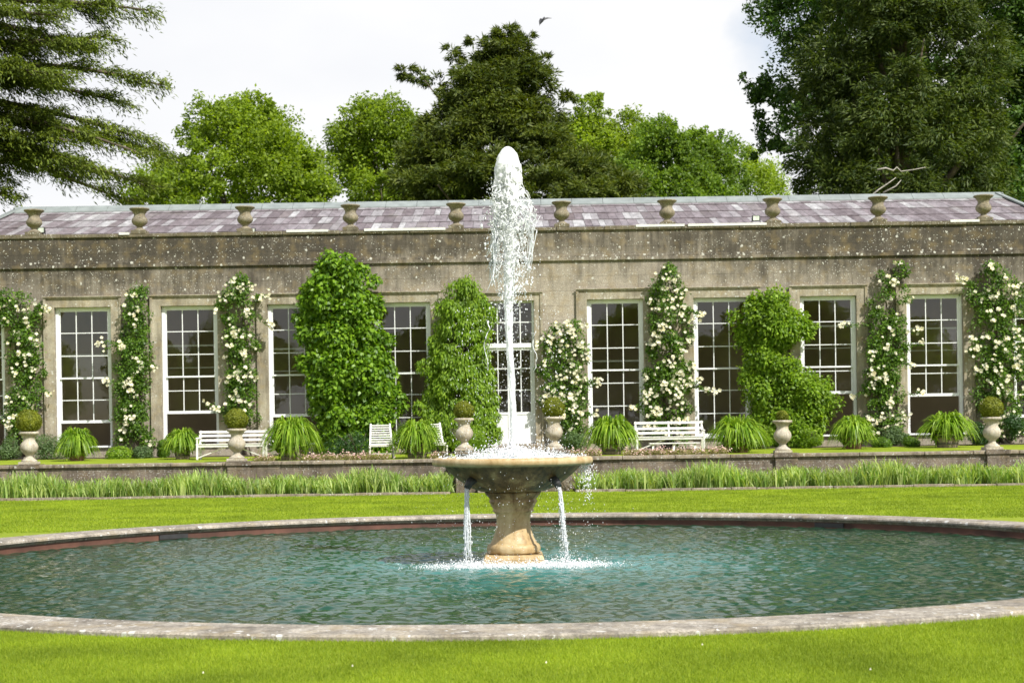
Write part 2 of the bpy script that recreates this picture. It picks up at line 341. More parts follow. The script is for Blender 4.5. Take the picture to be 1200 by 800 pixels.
class MB:
    def __init__(s): s.v = []; s.f = []
    def add(s, V, F):
        n = len(s.v); s.v += [tuple(p) for p in V]; s.f += [tuple(i+n for i in q) for q in F]; return s
    def box(s, x0, x1, y0, y1, z0, z1, rot=None, c=None):
        V = [Vector(p) for p in ((x0, y0, z0), (x1, y0, z0), (x1, y1, z0), (x0, y1, z0), (x0, y0, z1), (x1, y0, z1), (x1, y1, z1), (x0, y1, z1))]
        if rot is not None:
            c = Vector(c) if c is not None else Vector(((x0+x1)/2, (y0+y1)/2, (z0+z1)/2)); V = [rot @ (p-c)+c for p in V]
        return s.add(V, [(0, 3, 2, 1), (4, 5, 6, 7), (0, 1, 5, 4), (1, 2, 6, 5), (2, 3, 7, 6), (3, 0, 4, 7)])
    def bar(s, a, b, w, d):
        a = Vector(a); b = Vector(b); t = (b-a).normalized(); up = Vector((0, 0, 1)) if abs(t.z) < .9 else Vector((0, 1, 0))
        x = t.cross(up).normalized(); y = x.cross(t)
        V = [q+x*sx*w/2+y*sy*d/2 for q in (a, b) for sx, sy in ((-1, -1), (1, -1), (1, 1), (-1, 1))]
        return s.add(V, [(0, 3, 2, 1), (4, 5, 6, 7), (0, 1, 5, 4), (1, 2, 6, 5), (2, 3, 7, 6), (3, 0, 4, 7)])
    def tube(s, pts, rad, n=6):
        pts = [Vector(p) for p in pts]; V = []; F = []
        if not hasattr(rad, '__len__'): rad = [rad]*len(pts)
        for i, p in enumerate(pts):
            t = (pts[min(i+1, len(pts)-1)]-pts[max(i-1, 0)]).normalized()
            up = Vector((0, 0, 1)) if abs(t.z) < .95 else Vector((1, 0, 0))
            x = t.cross(up).normalized(); y = x.cross(t)
            for k in range(n):
                a = 2*math.pi*k/n; V.append(p+(x*math.cos(a)+y*math.sin(a))*rad[i])
        for i in range(len(pts)-1):
            for k in range(n): F.append((i*n+k, i*n+(k+1) % n, (i+1)*n+(k+1) % n, (i+1)*n+k))
        F.append(tuple(reversed(range(n)))); F.append(tuple(range((len(pts)-1)*n, len(pts)*n)))
        return s.add(V, F)
    def lathe(s, prof, n=48, c=(0, 0, 0), wob=0):
        V = []; F = []
        for j, (r, z) in enumerate(prof):
            for k in range(n):
                a = 2*math.pi*k/n; rr = r*(1+wob*mnoise.noise(Vector((math.cos(a)*2, math.sin(a)*2, z*3+j*.1))))
                V.append((c[0]+rr*math.cos(a), c[1]+rr*math.sin(a), c[2]+z))
        for j in range(len(prof)-1):
            for k in range(n): F.append((j*n+k, j*n+(k+1) % n, (j+1)*n+(k+1) % n, (j+1)*n+k))
        if prof[0][0] > 0.001: F.append(tuple(reversed(range(n))))
        if prof[-1][0] > 0.001: F.append(tuple(range((len(prof)-1)*n, len(prof)*n)))
        return s.add(V, F)
    def build(s, name, mat, parent=None, loc=(0, 0, 0), smooth=False, bevel=0, angle=None):
        me = bpy.data.meshes.new(name); me.from_pydata(s.v, [], s.f); me.update(); me.materials.append(mat)
        if smooth:
            me.polygons.foreach_set('use_smooth', [len(p.vertices) <= 4 for p in me.polygons])
        o = bpy.data.objects.new(name, me); link(o, parent, loc)
        if parent is not None: children_of.setdefault(parent.name, []).append(o)
        if bevel:
            m = o.modifiers.new('bevel', 'BEVEL'); m.width = bevel; m.segments = 2; m.limit_method = 'ANGLE'; m.angle_limit = R(40)
        return o
def norm(A): return A/np.maximum(np.linalg.norm(A, axis=-1, keepdims=True), 1e-9)
def rdir(n): return norm(rng.normal(size=(n, 3)))
def leaves(P, T, Nn, Ln, Wd, fold=.15):
    """one folded pointed leaf per row"""
    T = norm(T); B = norm(np.cross(T, Nn)); Nn = norm(np.cross(B, T))
    Ln = np.broadcast_to(np.asarray(Ln), (len(P),))[:, None]; Wd = np.broadcast_to(np.asarray(Wd), (len(P),))[:, None]
    mid = P+T*Ln*.45
    V = np.stack([P, mid+B*Wd/2+Nn*Wd*fold, P+T*Ln-Nn*Ln*.12, mid-B*Wd/2+Nn*Wd*fold], 1).reshape(-1, 3)
    F = np.arange(len(P)*4).reshape(-1, 4); return V, F
def merge(parts):
    Vs = []; Fs = []; o = 0
    for V, F in parts: Vs.append(V); Fs.append(F+o); o += len(V)
    return np.concatenate(Vs), np.concatenate(Fs)
def strips(P, ang, reach, H, width, segs=5, fall=.5, tw=None):
    """arching strap blades from P; fall: how far the tip drops back"""
    n = len(P); out = np.stack([np.cos(ang), np.sin(ang), np.zeros(n)], 1); side = np.stack([-np.sin(ang), np.cos(ang), np.zeros(n)], 1)
    if tw is not None: side = norm(side+out*tw[:, None])
    t = np.linspace(0, 1, segs+1); Vs = []
    for tt in t:
        x = reach*(tt**1.2); z = H*4*fall*(tt-fall*tt*tt)
        wv = width*np.clip(1.0-tt**2.2, .04, 1)*(.75+.25*min(1, tt*4))
        c = P+out*x[:, None]+np.array([0, 0, 1.])*z[:, None]
        Vs += [c-side*wv[:, None]/2, c+side*wv[:, None]/2]
    V = np.stack(Vs, 1).reshape(-1, 3); k = 2*(segs+1); base = np.arange(n)[:, None, None]*k
    q = np.array([[2*i, 2*i+1, 2*i+3, 2*i+2] for i in range(segs)])[None]; return V, (base+q).reshape(-1, 4)
def ico(sub=1):
    import bmesh
    bm = bmesh.new(); bmesh.ops.create_icosphere(bm, subdivisions=sub, radius=1); V = np.array([v.co[:] for v in bm.verts]); F = np.array([[v.index for v in f.verts] for f in bm.faces]); bm.free(); return V, F
ICO1 = ico(1); ICO3 = ico(3); ICO4 = ico(4)
def drops(P, rad, stretch=1.0):
    V0, F0 = ICO1; n = len(P); rad = np.broadcast_to(rad, (n,)); st = np.broadcast_to(stretch, (n,))
    sc = np.stack([rad, rad, rad*st], 1)
    V = (V0[None]*sc[:, None]*(1+rng.normal(0, .12, (n, len(V0), 1)))+P[:, None]).reshape(-1, 3)
    F = (F0[None]+(np.arange(n)*len(V0))[:, None, None]).reshape(-1, 3); return V, F

# ------------------------------------------------------------------ ground
CX, CY, RO, RI = 0.0, 21.07, 8.95, 8.27       # pool
def annulus(r0, r1s, z, n=220):
    V = []; F = []; rs = [r0]+r1s
    for r in rs:
        for k in range(n):
            a = 2*math.pi*k/n; V.append((CX+r*math.cos(a), CY+r*math.sin(a), z))
    for j in range(len(rs)-1):
        for k in range(n): F.append((j*n+k, (j+1)*n+k, (j+1)*n+(k+1) % n, j*n+(k+1) % n))
    return V, F
mb = MB(); mb.add(*annulus(8.9, [9.5, 11, 14, 19, 30, 60, 150, 600, 1500], 0)); setp(mb.build('lawn', M['lawn']), kind='structure')
# low rise of park behind the orangery
V = []; F = []; nx, ny = 60, 16
for j in range(ny+1):
    for i in range(nx+1):
        x = -300+600*i/nx; y = 66+240*j/ny; z = -.02+min(1, j/6)**1.5*3.2+.8*mnoise.noise(Vector((x*.02, y*.02, 0)))*min(1, j/4)
        V.append((x, y, z))
for j in range(ny):
    for i in range(nx): F.append((j*(nx+1)+i, j*(nx+1)+i+1, (j+1)*(nx+1)+i+1, (j+1)*(nx+1)+i))
mb = MB(); mb.add(V, F); setp(mb.build('park_hill', M['meadow'], smooth=True), kind='structure')

# pool basin
pool = thing('pool_basin', (CX, CY, 0), 'round stone-edged pool set in the lawn around the fountain', 'pool')
n = 200
mb = MB(); prof = [(RO, -.05), (RO, .035), (RO-.02, .05), (RI+.06, .055), (RI+.02, .045), (RI, .02), (RI, -.005), (RI+.03, -.02), (RI+.05, -.045), (RI+.07, -.06)]
mb.lathe(prof, n, wob=0); mb.f = mb.f[:-2]
cop = mb.build('coping', M['rim'], pool, smooth=False)
mb = MB(); mb.lathe([(RI+.07, -.06), (RI+.07, -.7)], n); mb.f = mb.f[:-2]; mb.build('inner_wall', M['redwall'], pool, smooth=True)
for ax, ay in ((195, 630), (1000, 617)):
    pt = at(ax, ay, 28.0 if ax > 600 else 27.2); a = math.atan2(pt.y-CY, pt.x-CX); rr = RI+.055
    mb = MB(); rot = Matrix.Rotation(a, 3, 'Z')
    for z0, z1, w_ in ((-.14, -.065, .28),):
        mb.box(-.02, .012, -w_, w_, z0, z1, rot, (0, 0, 0))
    mb.build('overflow_slot', M['dark'], pool, (rr*math.cos(a), rr*math.sin(a), 0))
# water surface: polar grid with real ripples
nr, na = 420, 1300
r = np.linspace(0.2, RI+.06, nr)[:, None]; a = np.linspace(0, 2*np.pi, na, endpoint=False)[None]
X = r*np.cos(a); Y = r*np.sin(a); Z = np.zeros_like(X)
for k in range(46):
    lam = rng.uniform(.09, .38); th = rng.uniform(0, 2*np.pi); amp = .0016*lam/.25*rng.uniform(.4, 1.2)
    Z += amp*np.sin((X*np.cos(th)+Y*np.sin(th))*2*np.pi/lam+rng.uniform(0, 6.28)+1.2*np.sin(X*.9+k)+1.1*np.cos(Y*.8+k*2))
for cx, cy in ((-.57, -.57), (.6, -.57), (.1, .4)):
    d = np.sqrt((X-cx)**2+(Y-cy)**2); Z += .008*np.exp(-d/1.4)*np.sin(d*2*np.pi/.2)+.0025*np.exp(-d/5)*np.sin(d*2*np.pi/.33)
V = np.stack([X, Y, Z], 2).reshape(-1, 3); i0 = np.arange(nr-1)[:, None]*na; k0 = np.arange(na)[None]; k1 = (k0+1) % na
F = np.stack([i0+k0, i0+na+k0, i0+na+k1, i0+k1], 2).reshape(-1, 4)
setp(np_obj('water', V, F, M['water'], None, (CX, CY, -.15), True), kind='structure')

# foreground lawn blades
def blades_area(name, x0, x1, y0, y1, n, h, wd, keep, label):
    P = np.stack([rng.uniform(x0, x1, n), rng.uniform(y0, y1, n), np.zeros(n)], 1); P = P[keep(P)]; n = len(P)
    hh = h*rng.uniform(.5, 1.25, n); T = norm(np.stack([rng.normal(0, .5, n), rng.normal(0, .5, n), np.ones(n)], 1)); a = rng.uniform(0, np.pi, n)
    B = np.stack([np.cos(a), np.sin(a), np.zeros(n)], 1)
    V = np.stack([P-B*wd/2, P+B*wd/2, P+T*hh[:, None]], 1).reshape(-1, 3); F = np.arange(3*n).reshape(-1, 3)
    return setp(np_obj(name, V, F, M['grass_blade']), label, 'grass', kind='stuff')
blades_area('mown_grass', -4.8, 4.8, 8.8, 15.5, 620000, .03, .0045, lambda P: (np.hypot(P[:, 0]-CX, P[:, 1]-CY) > RO-.01), 'short mown grass in front of the pool')
blades_area('mown_grass', -14, 14, 27, 40.9, 330000, .035, .014, lambda P: (np.hypot(P[:, 0]-CX, P[:, 1]-CY) > RO-.01), 'short mown grass between the pool and the iris bed')
for px, py in ((413, 780), (640, 776), (823, 755), (238, 788), (1020, 784)):
    v_ = (px-PX)*sR+(py-PY)*cR; D = FPX*1.57/v_; p = at(px, py, D); mb = MB()
    mb.add([(0, -.006, 0), (.007, 0, .004), (0, .012, .01), (-.007, 0, .004), (0, 0, .016)], [(0, 1, 4), (1, 2, 4), (2, 3, 4), (3, 0, 4), (0, 3, 2, 1)])
    setp(mb.build('fallen_petal', M['bloom'], None, (p.x, p.y, .027)), 'tiny white petal on the front lawn, '+{413: 'nearest the bottom edge left of centre', 640: 'nearest below the fountain', 823: 'close to the pool rim right of centre', 238: 'leftmost of them', 1020: 'rightmost of them'}[px], 'petal', 'petals on the front lawn')

# ------------------------------------------------------------------ fountain
Fc = (CX, CY, -.15)
ft = thing('stone_fountain', Fc, 'honey coloured stone fountain with wide bowl on a pedestal in the pool', 'fountain')
def hz(y4): return 1.6-((y4/4+500)-505)/88.15+.15
def rw(w4): return w4/8/88.15
# plinth (square, stepped, slightly battered)
mb = MB()
for z0, z1, w0, w1 in ((-.4, .06, .415, .405), (.06, hz(590)-.003, .40, .375)):
    V = [(sx*w0, sy*w0, z0) for sx, sy in ((-1, -1), (1, -1), (1, 1), (-1, 1))]+[(sx*w1, sy*w1, z1) for sx, sy in ((-1, -1), (1, -1), (1, 1), (-1, 1))]
    mb.add(V, [(0, 3, 2, 1), (4, 5, 6, 7), (0, 1, 5, 4), (1, 2, 6, 5), (2, 3, 7, 6), (3, 0, 4, 7)])
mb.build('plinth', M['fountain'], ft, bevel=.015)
pr = [(244, 588), (250, 580), (252, 566), (246, 553), (232, 546), (216, 543), (213, 536), (205, 530), (190, 515), (172, 490), (160, 460), (156, 435), (160, 415), (172, 400), (190, 396), (192, 388), (186, 384), (200, 372), (222, 352), (226, 344), (218, 340), (222, 332), (250, 318), (262, 310), (262, 302)]
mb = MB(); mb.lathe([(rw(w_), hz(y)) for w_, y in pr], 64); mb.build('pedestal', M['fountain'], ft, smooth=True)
bo = [(230, 303), (300, 299), (380, 285), (440, 268), (500, 246), (560, 222), (605, 200), (635, 184), (640, 180), (700, 179), (736, 177), (750, 170), (753, 160), (750, 150), (738, 143), (715, 141), (690, 143), (670, 150), (600, 178), (450, 210), (200, 230), (10, 235)]
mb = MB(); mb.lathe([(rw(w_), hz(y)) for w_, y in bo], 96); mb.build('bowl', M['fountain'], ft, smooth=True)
def disc_noise(r, z, amp, n=72, rings=18, seed=0):
    mb = MB(); V = []; F = []
    for j in range(rings+1):
        for k in range(n):
            a = 2*math.pi*k/n; q = r*j/rings; V.append((q*math.cos(a), q*math.sin(a), z+amp*mnoise.noise(Vector((q*math.cos(a)*9, q*math.sin(a)*9, seed)))))
    for j in range(rings):
        for k in range(n): F.append((j*n+k, (j+1)*n+k, (j+1)*n+(k+1) % n, j*n+(k+1) % n))
    mb.add(V, F); return mb
setp(disc_noise(rw(690), hz(150), .025).build('bowl_water', M['water'], None, Fc, True), kind='structure')
mb = MB(); mb.lathe([(.06, 0), (.06, .12), (.035, .16), (.035, .2)], 20); mb.build('nozzle', M['dark'], ft, (0, 0, hz(150)-.1), smooth=True)
outlets = []
for sg in (-1, 1):
    a = math.atan2(-1, sg); r_ = rw(560)*.99; p = Vector((r_*math.cos(a), r_*math.sin(a), hz(250))); outlets.append(p)
    mb = MB(); mb.tube([p+Vector((-.1*math.cos(a), -.1*math.sin(a), .05)), p, p+Vector((.05*math.cos(a), .05*math.sin(a), -.07))], [.06, .055, .045], 14)
    mb.build('spout', M['dark'], ft, smooth=True)

# ---- moving water, frozen
def strands(n, start, sig, length, rad, curl=.06, down=True, damp=.55):
    mb = MB()
    for i in range(n):
        p = Vector(start(i)); pts = [p.copy()]; v = Vector((random.gauss(0, 1), random.gauss(0, 1), 0))*sig
        k = random.randint(4, 8); st = random.uniform(.5, 1)*length/k
        for j in range(k):
            v = v*damp+Vector((random.gauss(0, curl), random.gauss(0, curl), 0)); p = p+Vector((v.x*st, v.y*st, (-st if down else st)*random.uniform(.5, 1.1))); pts.append(p.copy())
        r0 = rad*random.uniform(.4, 1.2); mb.tube(pts, [r0*.3]+[r0*random.uniform(.6, 1.4) for _ in range(k-1)]+[r0*.2], 5)
    return mb
JB = hz(150)                      # jet leaves the bowl
JT = 1.6+(505-172)/88.15+.15      # top of the jet above the water plane
jet = thing('water_jet', (CX, CY, Fc[2]+JB), 'tall white jet of water shooting up from the fountain bowl', 'water jet')
H = JT-JB
nseg, nn = 520, 44; V = []; F = []
DD = [0, .012, .04, .1, .2, .32, .46, .6, .75, 1.0, 1.3, 1.8, 2.6, 4.3]; RR_ = [.002, .04, .078, .122, .155, .168, .155, .125, .105, .09, .078, .062, .045, .036]; AA = [.03, .06, .09, .12, .16, .28, .45, .6, .6, .6, .55, .5, .35, .2]
for j in range(nseg+1):
    d = (j/nseg)**1.25*H; z = H-d; base = float(np.interp(d, DD, RR_)); am = float(np.interp(d, DD, AA)); ox = .02*math.sin(z*2.3+.5)*min(1, d)
    for k in range(nn):
        a = 2*math.pi*k/nn; u_, v_ = math.cos(a), math.sin(a)
        n_a = mnoise.noise(Vector((u_*1.2, v_*1.2, z*4))); n_b = mnoise.noise(Vector((u_*2.6, v_*2.6, z*11))); n_c = mnoise.noise(Vector((u_*6, v_*6, z*26)))
        q = base*max(.12, 1+am*(.55*n_a+.75*n_b+.55*n_c)); V.append((q*u_+ox, q*v_, z))
for j in range(nseg):
    for k in range(nn): F.append((j*nn+k, (j+1)*nn+k, (j+1)*nn+(k+1) % nn, j*nn+(k+1) % nn))
np_obj('column', np.array(V), np.array(F), M['foam'], jet, smooth=True)
# lace: the torn sheet of falling water, kept only along the thick threads between its holes
for layer, (kr, sd_, wd_) in enumerate(((.9, 3.1, .085), (1.12, 9.7, .06))):
    ns, nn2 = 620, 170; V = []; F = []; keep = np.zeros((ns+1, nn2), bool)
    for j in range(ns+1):
        d = .26+(1.5+.25*layer)*j/ns; z = H-d; rb = kr*float(np.interp(d, [.2, .35, .5, .7, .85, 1.1, 1.5, 2.0, 2.8], [.15, .16, .17, .215, .24, .215, .19, .2, .22]))
        fin = float(np.interp(d, [.5, .75, .9, 1.2], [0, 1, 1, 0])); thin = float(np.interp(d, [.2, .35, .55, 1.0, 1.5, 1.9], [4.0, 2.2, 1.3, 1.0, .6, .1]))
        for k in range(nn2):
            a = 2*math.pi*k/nn2; u_, v_ = math.cos(a), math.sin(a); q = rb*(1+.22*mnoise.noise(Vector((u_*1.5, v_*1.5, z*3.1+sd_))))+fin*.13*max(0, u_)**4
            w1 = mnoise.noise(Vector((u_*2.9+sd_, v_*2.9, z*8.5)))+.35*mnoise.noise(Vector((u_*7, v_*7+sd_, z*19))); w2 = mnoise.noise(Vector((u_*1.5, v_*1.5+sd_, z*3.5)))
            V.append((q*u_+.02*mnoise.noise(Vector((a*5, z*12, sd_))), q*v_, z)); keep[j, k] = abs(w1) < wd_*thin*(1+1.6*w2) and w2 > -.22+.12*layer+.25*(d > 1.1)-.5*(d < .42)
    for j in range(ns):
        for k in range(nn2):
            if keep[j, k]: F.append((j*nn2+k, (j+1)*nn2+k, (j+1)*nn2+(k+1) % nn2, j*nn2+(k+1) % nn2))
    V = np.array(V); F = np.array(F); us, inv = np.unique(F.ravel(), return_inverse=True)
    lo_ = np_obj('torn_sheet', V[us], inv.reshape(-1, 4), M['foam'], jet, smooth=True); md = lo_.modifiers.new('thickness', 'SOLIDIFY'); md.thickness = .004; setp(lo_, kind='stuff')
# ragged veil of falling lumps and threads round the column
P = []; n = 4300
z = H-.38-rng.gamma(1.5, .62, n); ok = z > .1; z = z[ok]; n = len(z)
dep = (H-z); rad_ = np.interp(dep, [.3, .6, .9, 1.4, 2.2, 3.2, 4.2], [.15, .20, .27, .27, .26, .36, .6])
rr = rad_*(.25+np.abs(rng.normal(0, .5, n))); aa = rng.uniform(0, 2*np.pi, n); sz = np.clip(rng.lognormal(-5.2, .5, n), .003, .022)*np.interp(dep, [.3, 1.5, 3], [1.0, 1, .65])
skew = .04*np.sin(z*3.1)
P = np.stack([rr*np.cos(aa)+skew, rr*np.sin(aa), z], 1)
parts = [drops(P, sz, rng.uniform(.8, 2.0, n))]
setp(np_obj('falling_drops', *merge(parts), M['foam'], jet), kind='stuff')
def st_start(i):
    d = random.choice([random.uniform(.45, 1.1), random.uniform(.5, 1.9)]); q = np.interp(d, [.3, .6, 1.0, 1.9], [.13, .17, .25, .2])*random.uniform(.5, 1.05); a = random.uniform(0, 6.283)
    return (q*math.cos(a), q*math.sin(a), H-d)
mb = strands(120, st_start, .3, .2, .0085, .5); setp(mb.build('thread', M['film'], jet, smooth=True), kind='stuff')
# fin of water thrown out to the right at roof height, small ribbons at left
mb = MB()
for i in range(10):
    p = Vector((.14, random.uniform(-.06, .06), H-.62-random.uniform(0, .45))); q = Vector((random.uniform(.28, .40), random.uniform(-.1, .1), H-.98-random.uniform(-.08, .22))); e = Vector((random.uniform(.14, .3), random.uniform(-.1, .1), H-1.5-random.uniform(0, .3)))
    pts = [p.lerp(q, s_) if s_ <= 1 else q.lerp(e, s_-1) for s_ in (0, .25, .5, .75, 1, 1.3, 1.7, 2)]; pts = [x+Vector((random.gauss(0, .014), random.gauss(0, .014), random.gauss(0, .014))) for x in pts]
    mb.tube(pts, [.004]+[random.uniform(.003, .008) for _ in range(6)]+[.003], 5)
for i in range(22):
    p = Vector((-.17, 0, H-.9-random.uniform(0, .3))); e = p+Vector((random.uniform(-.12, -.02), random.uniform(-.1, .1), -random.uniform(.3, .8)))
    pts = [p.lerp(e, s_)+Vector((random.gauss(0, .02), random.gauss(0, .02), 0)) for s_ in (0, .2, .4, .6, .8, 1)]; mb.tube(pts, [.004, .01, .014, .01, .008, .003], 5)
mb.build('water_fin', M['film'], jet, smooth=True)
# arcs falling further out at left (thin rope) and the haze of drops over the bowl
for k, (px, py) in enumerate(((-.31, 1.55), (.33, 1.5))):
    mb = MB()
    pts = [Vector((px+.03*math.sin(s_*9+k)+random.gauss(0, .008)-(s_*.02), random.uniform(-.02, .02), py-s_*.65+.3)) for s_ in np.linspace(0, 1, 12)]
    mb.tube(pts, [.002]+[random.uniform(.002, .007) for _ in range(10)]+[.002], 5)
    mb.build('falling_rope', M['foam'], jet, smooth=True)
n = 5200
rr = np.abs(rng.normal(0, .42, n)); aa = rng.uniform(0, 2*np.pi, n); rr = np.minimum(rr, .98); zz = np.abs(rng.exponential(.055, n))*(1.25-rr)+.01
P = np.stack([rr*np.cos(aa), rr*np.sin(aa), zz], 1)
n2_ = 650; aa = rng.uniform(0, 2*np.pi, n2_); rr = .55+.4*rng.uniform(0, 1, n2_); P2 = np.stack([rr*np.cos(aa)*.9, rr*np.sin(aa), rng.uniform(0, 2.0, n2_)**1.0], 1)
V, F = merge([drops(P, np.clip(rng.lognormal(-5.35, .5, n), .002, .014), rng.uniform(.8, 1.8, n)), drops(P2, np.clip(rng.lognormal(-5.7, .35, n2_), .002, .006), rng.uniform(1, 3, n2_))])
setp(np_obj('bowl_spray', V, F, M['foam'], None, (CX, CY, Fc[2]+JB+.02)), 'white spray splashing over the fountain bowl', 'spray', kind='stuff')
# low broken foam in the bowl
mb = MB()
V0, F0 = ICO1
for i in range(520):
    q = abs(random.gauss(0, .4)); 
    if q > .93: continue
    a = random.uniform(0, 6.283); s_ = random.uniform(.006, .026); V = [(q*math.cos(a)+v[0]*s_*1.6, q*math.sin(a)+v[1]*s_*1.6, max(0, v[2])*s_*random.uniform(.5, 1.2)+.0) for v in V0]; mb.add(V, [tuple(f) for f in F0])
setp(mb.build('bowl_foam', M['foam'], None, (CX, CY, Fc[2]+JB+.012)), 'white foam churning in the fountain bowl', 'foam', kind='stuff')
# two falling streams
for k, (p, ex) in enumerate(zip(outlets, (-.0, .07))):
    s0 = p+Vector((.04*(1 if k else -1), -.04, -.08)); H2 = s0.z
    lab = 'thin stream of water falling from the %s spout of the bowl' % ('right hand' if k else 'left hand')
    wt = thing('water_stream', (CX+s0.x, CY+s0.y, Fc[2]), lab, 'water stream', 'streams falling from the bowl')
    wid = (.055 if k else .07)
    mb = MB()
    for i in range(15):
        a = random.uniform(0, 6.283); q = .6*wid*math.sqrt(random.random()); pts = []
        for s_ in np.linspace(0, random.uniform(.55, 1), 9):
            sp = .55+.75*s_; pts.append((q*math.cos(a)*sp+ex*s_**.7+random.gauss(0, .004), q*math.sin(a)*sp, H2*(1-s_)))
        mb.tube(pts, [random.uniform(.004, .009) for _ in pts], 5)
    mb.build('stream_threads', M['film'], wt, smooth=True)
    n = 520; tt = rng.uniform(0, 1, n); q = (.02+.06*tt)*np.sqrt(rng.uniform(0, 1, n)); aa = rng.uniform(0, 6.28, n)
    P = np.stack([q*np.cos(aa)+ex*tt**.7, q*np.sin(aa), H2*(1-tt)], 1)
    setp(np_obj('stream_drops', *drops(P, np.clip(rng.lognormal(-5.5, .4, n), .002, .008), rng.uniform(1, 3, n)), M['foam'], wt), kind='stuff')
# spray round the foot of the fountain and in the air around the bowl
n = 9000; k = rng.integers(0, 2, n); bx = np.where(k == 0, -.45, .55)+rng.normal(0, .33, n); by = -.57+rng.normal(0, .17, n)
zz = np.abs(rng.exponential(.022, n)); sz = np.clip(rng.lognormal(-5.4, .45, n), .002, .012)
P = np.stack([bx, by, zz], 1)
n3_ = 900; aa = rng.uniform(0, 2*np.pi, n3_); rr = rng.normal(.85, .25, n3_); P3 = np.stack([rr*np.cos(aa), rr*np.sin(aa), rng.uniform(0, 1.25, n3_)], 1)
n4_ = 320; P4 = np.stack([rng.normal(.98, .06, n4_), rng.normal(0, .2, n4_), 1.3-rng.exponential(.16, n4_)], 1); P4 = P4[P4[:, 2] > 0]; n4_ = len(P4)
V, F = merge([drops(P, sz, 1.0), drops(P3, np.clip(rng.lognormal(-5.8, .35, n3_), .0015, .005), rng.uniform(1, 3, n3_)), drops(P4, np.clip(rng.lognormal(-5.3, .4, n4_), .002, .009), rng.uniform(1, 2.5, n4_))])
setp(np_obj('foot_spray', V, F, M['foam'], None, Fc), 'white spray where the falling streams strike the pool', 'spray', kind='stuff')

# ------------------------------------------------------------------ terrace
TY = 43.0; TZ = .883; FY = 50.0; FZ = .97
V = []; F = []
xs = [-60, 60]
mb = MB(); mb.add([(-60, TY+.3, TZ-.02), (60, TY+.3, TZ-.02), (60, FY+.2, FZ), (-60, FY+.2, FZ)], [(0, 1, 2, 3)])
mb.add([(-60, FY+.2, FZ), (60, FY+.2, FZ), (60, 64, FZ), (-60, 64, FZ)], [(0, 1, 2, 3)])
mb.add([(-60, 64, FZ), (60, 64, FZ), (60, 67, -.1), (-60, 67, -.1)], [(0, 1, 2, 3)])
setp(mb.build('terrace_lawn', M['lawn']), kind='structure')
def tz(y): return TZ-.02+(y-TY-.3)/(FY-.1-TY)*(FZ-TZ+.02)
# bed soil at the foot of the facade and in front of the terrace wall
for nm, x0, x1, y0, y1, zz in (('iris_bed', -60, -1.62, 40.95, 42.98, .03), ('iris_bed', 1.62, 60, 40.95, 42.98, .03)):
    mb = MB(); mb.box(x0, x1, y0, y1, -.05, zz); setp(mb.build(nm, M['soil']), kind='structure')
mb = MB(); mb.box(-19, 19, 48.7, FY-.05, .8, 0.975); setp(mb.build('house_bed', M['soil']), kind='structure')
for sg, lb in ((-1, 'left'), (1, 'right')):
    mb = MB(); x = 1.62
    while x < 24:
        ln = random.uniform(.6, 1.3); mb.box(sg*x, sg*(x+ln-.015), 40.8+random.uniform(-.012, .012), 40.95, -.05, .065+random.uniform(-.012, .012)); x += ln
    setp(mb.build('bed_edging', M['tcoping'], bevel=.01), 'low stone edging in front of the iris bed %s of the fountain' % lb, 'stone edging', 'edging of the iris beds')
# terrace wall in two lengths with steps between
UX = [1.2, 7.42, 13.15]
for sg, lb in ((-1, 'left'), (1, 'right')):
    tw = thing('terrace_wall', (sg*1.5, TY, 0), 'low weathered stone retaining wall with coping, %s of the central steps' % lb, 'wall', 'terrace retaining walls')
    def bx(mb, a, b, *r): mb.box(min(sg*a, sg*b)-sg*1.5, max(sg*a, sg*b)-sg*1.5, *r)
    mb = MB(); bx(mb, 1.5, 40, 0.04, .4, -.1, TZ-.1); mb.build('wall_face', M['terrace'], tw)
    mb = MB(); x = 1.5
    while x < 24:
        ln = random.uniform(1.0, 1.8); dz = random.uniform(-.008, .008); bx(mb, x, x+ln-.012, -.03+random.uniform(-.01, .01), .42, TZ-.1, TZ+dz); x += ln
    mb.build('wall_coping', M['tcoping'], tw, bevel=.02)
    for ux in UX[1:]:
        mb = MB(); bx(mb, ux-.3, ux+.3, -.05, .45, -.1, TZ-.105); bx(mb, ux-.34, ux+.34, -.09, .5, TZ-.103, TZ+.015); mb.build('pier', M['terrace'], tw, bevel=.01)
    mb = MB(); bx(mb, .92, 1.497, -1.3, .45, -.1, TZ+.12); bx(mb, .88, 1.53, -1.34, .5, TZ+.122, TZ+.19); mb.build('step_pier', M['terrace'], tw, bevel=.012)
stp = thing('stone_steps', (0, 42.2, 0), 'stone steps from the lawn up to the terrace behind the fountain', 'steps')
for k in range(5):
    mb = MB(); mb.box(-.917, .917, -.75+k*.3, 1.2, k*.177, (k+1)*.177-.003); mb.build('step', M['tcoping'], stp, bevel=.012)

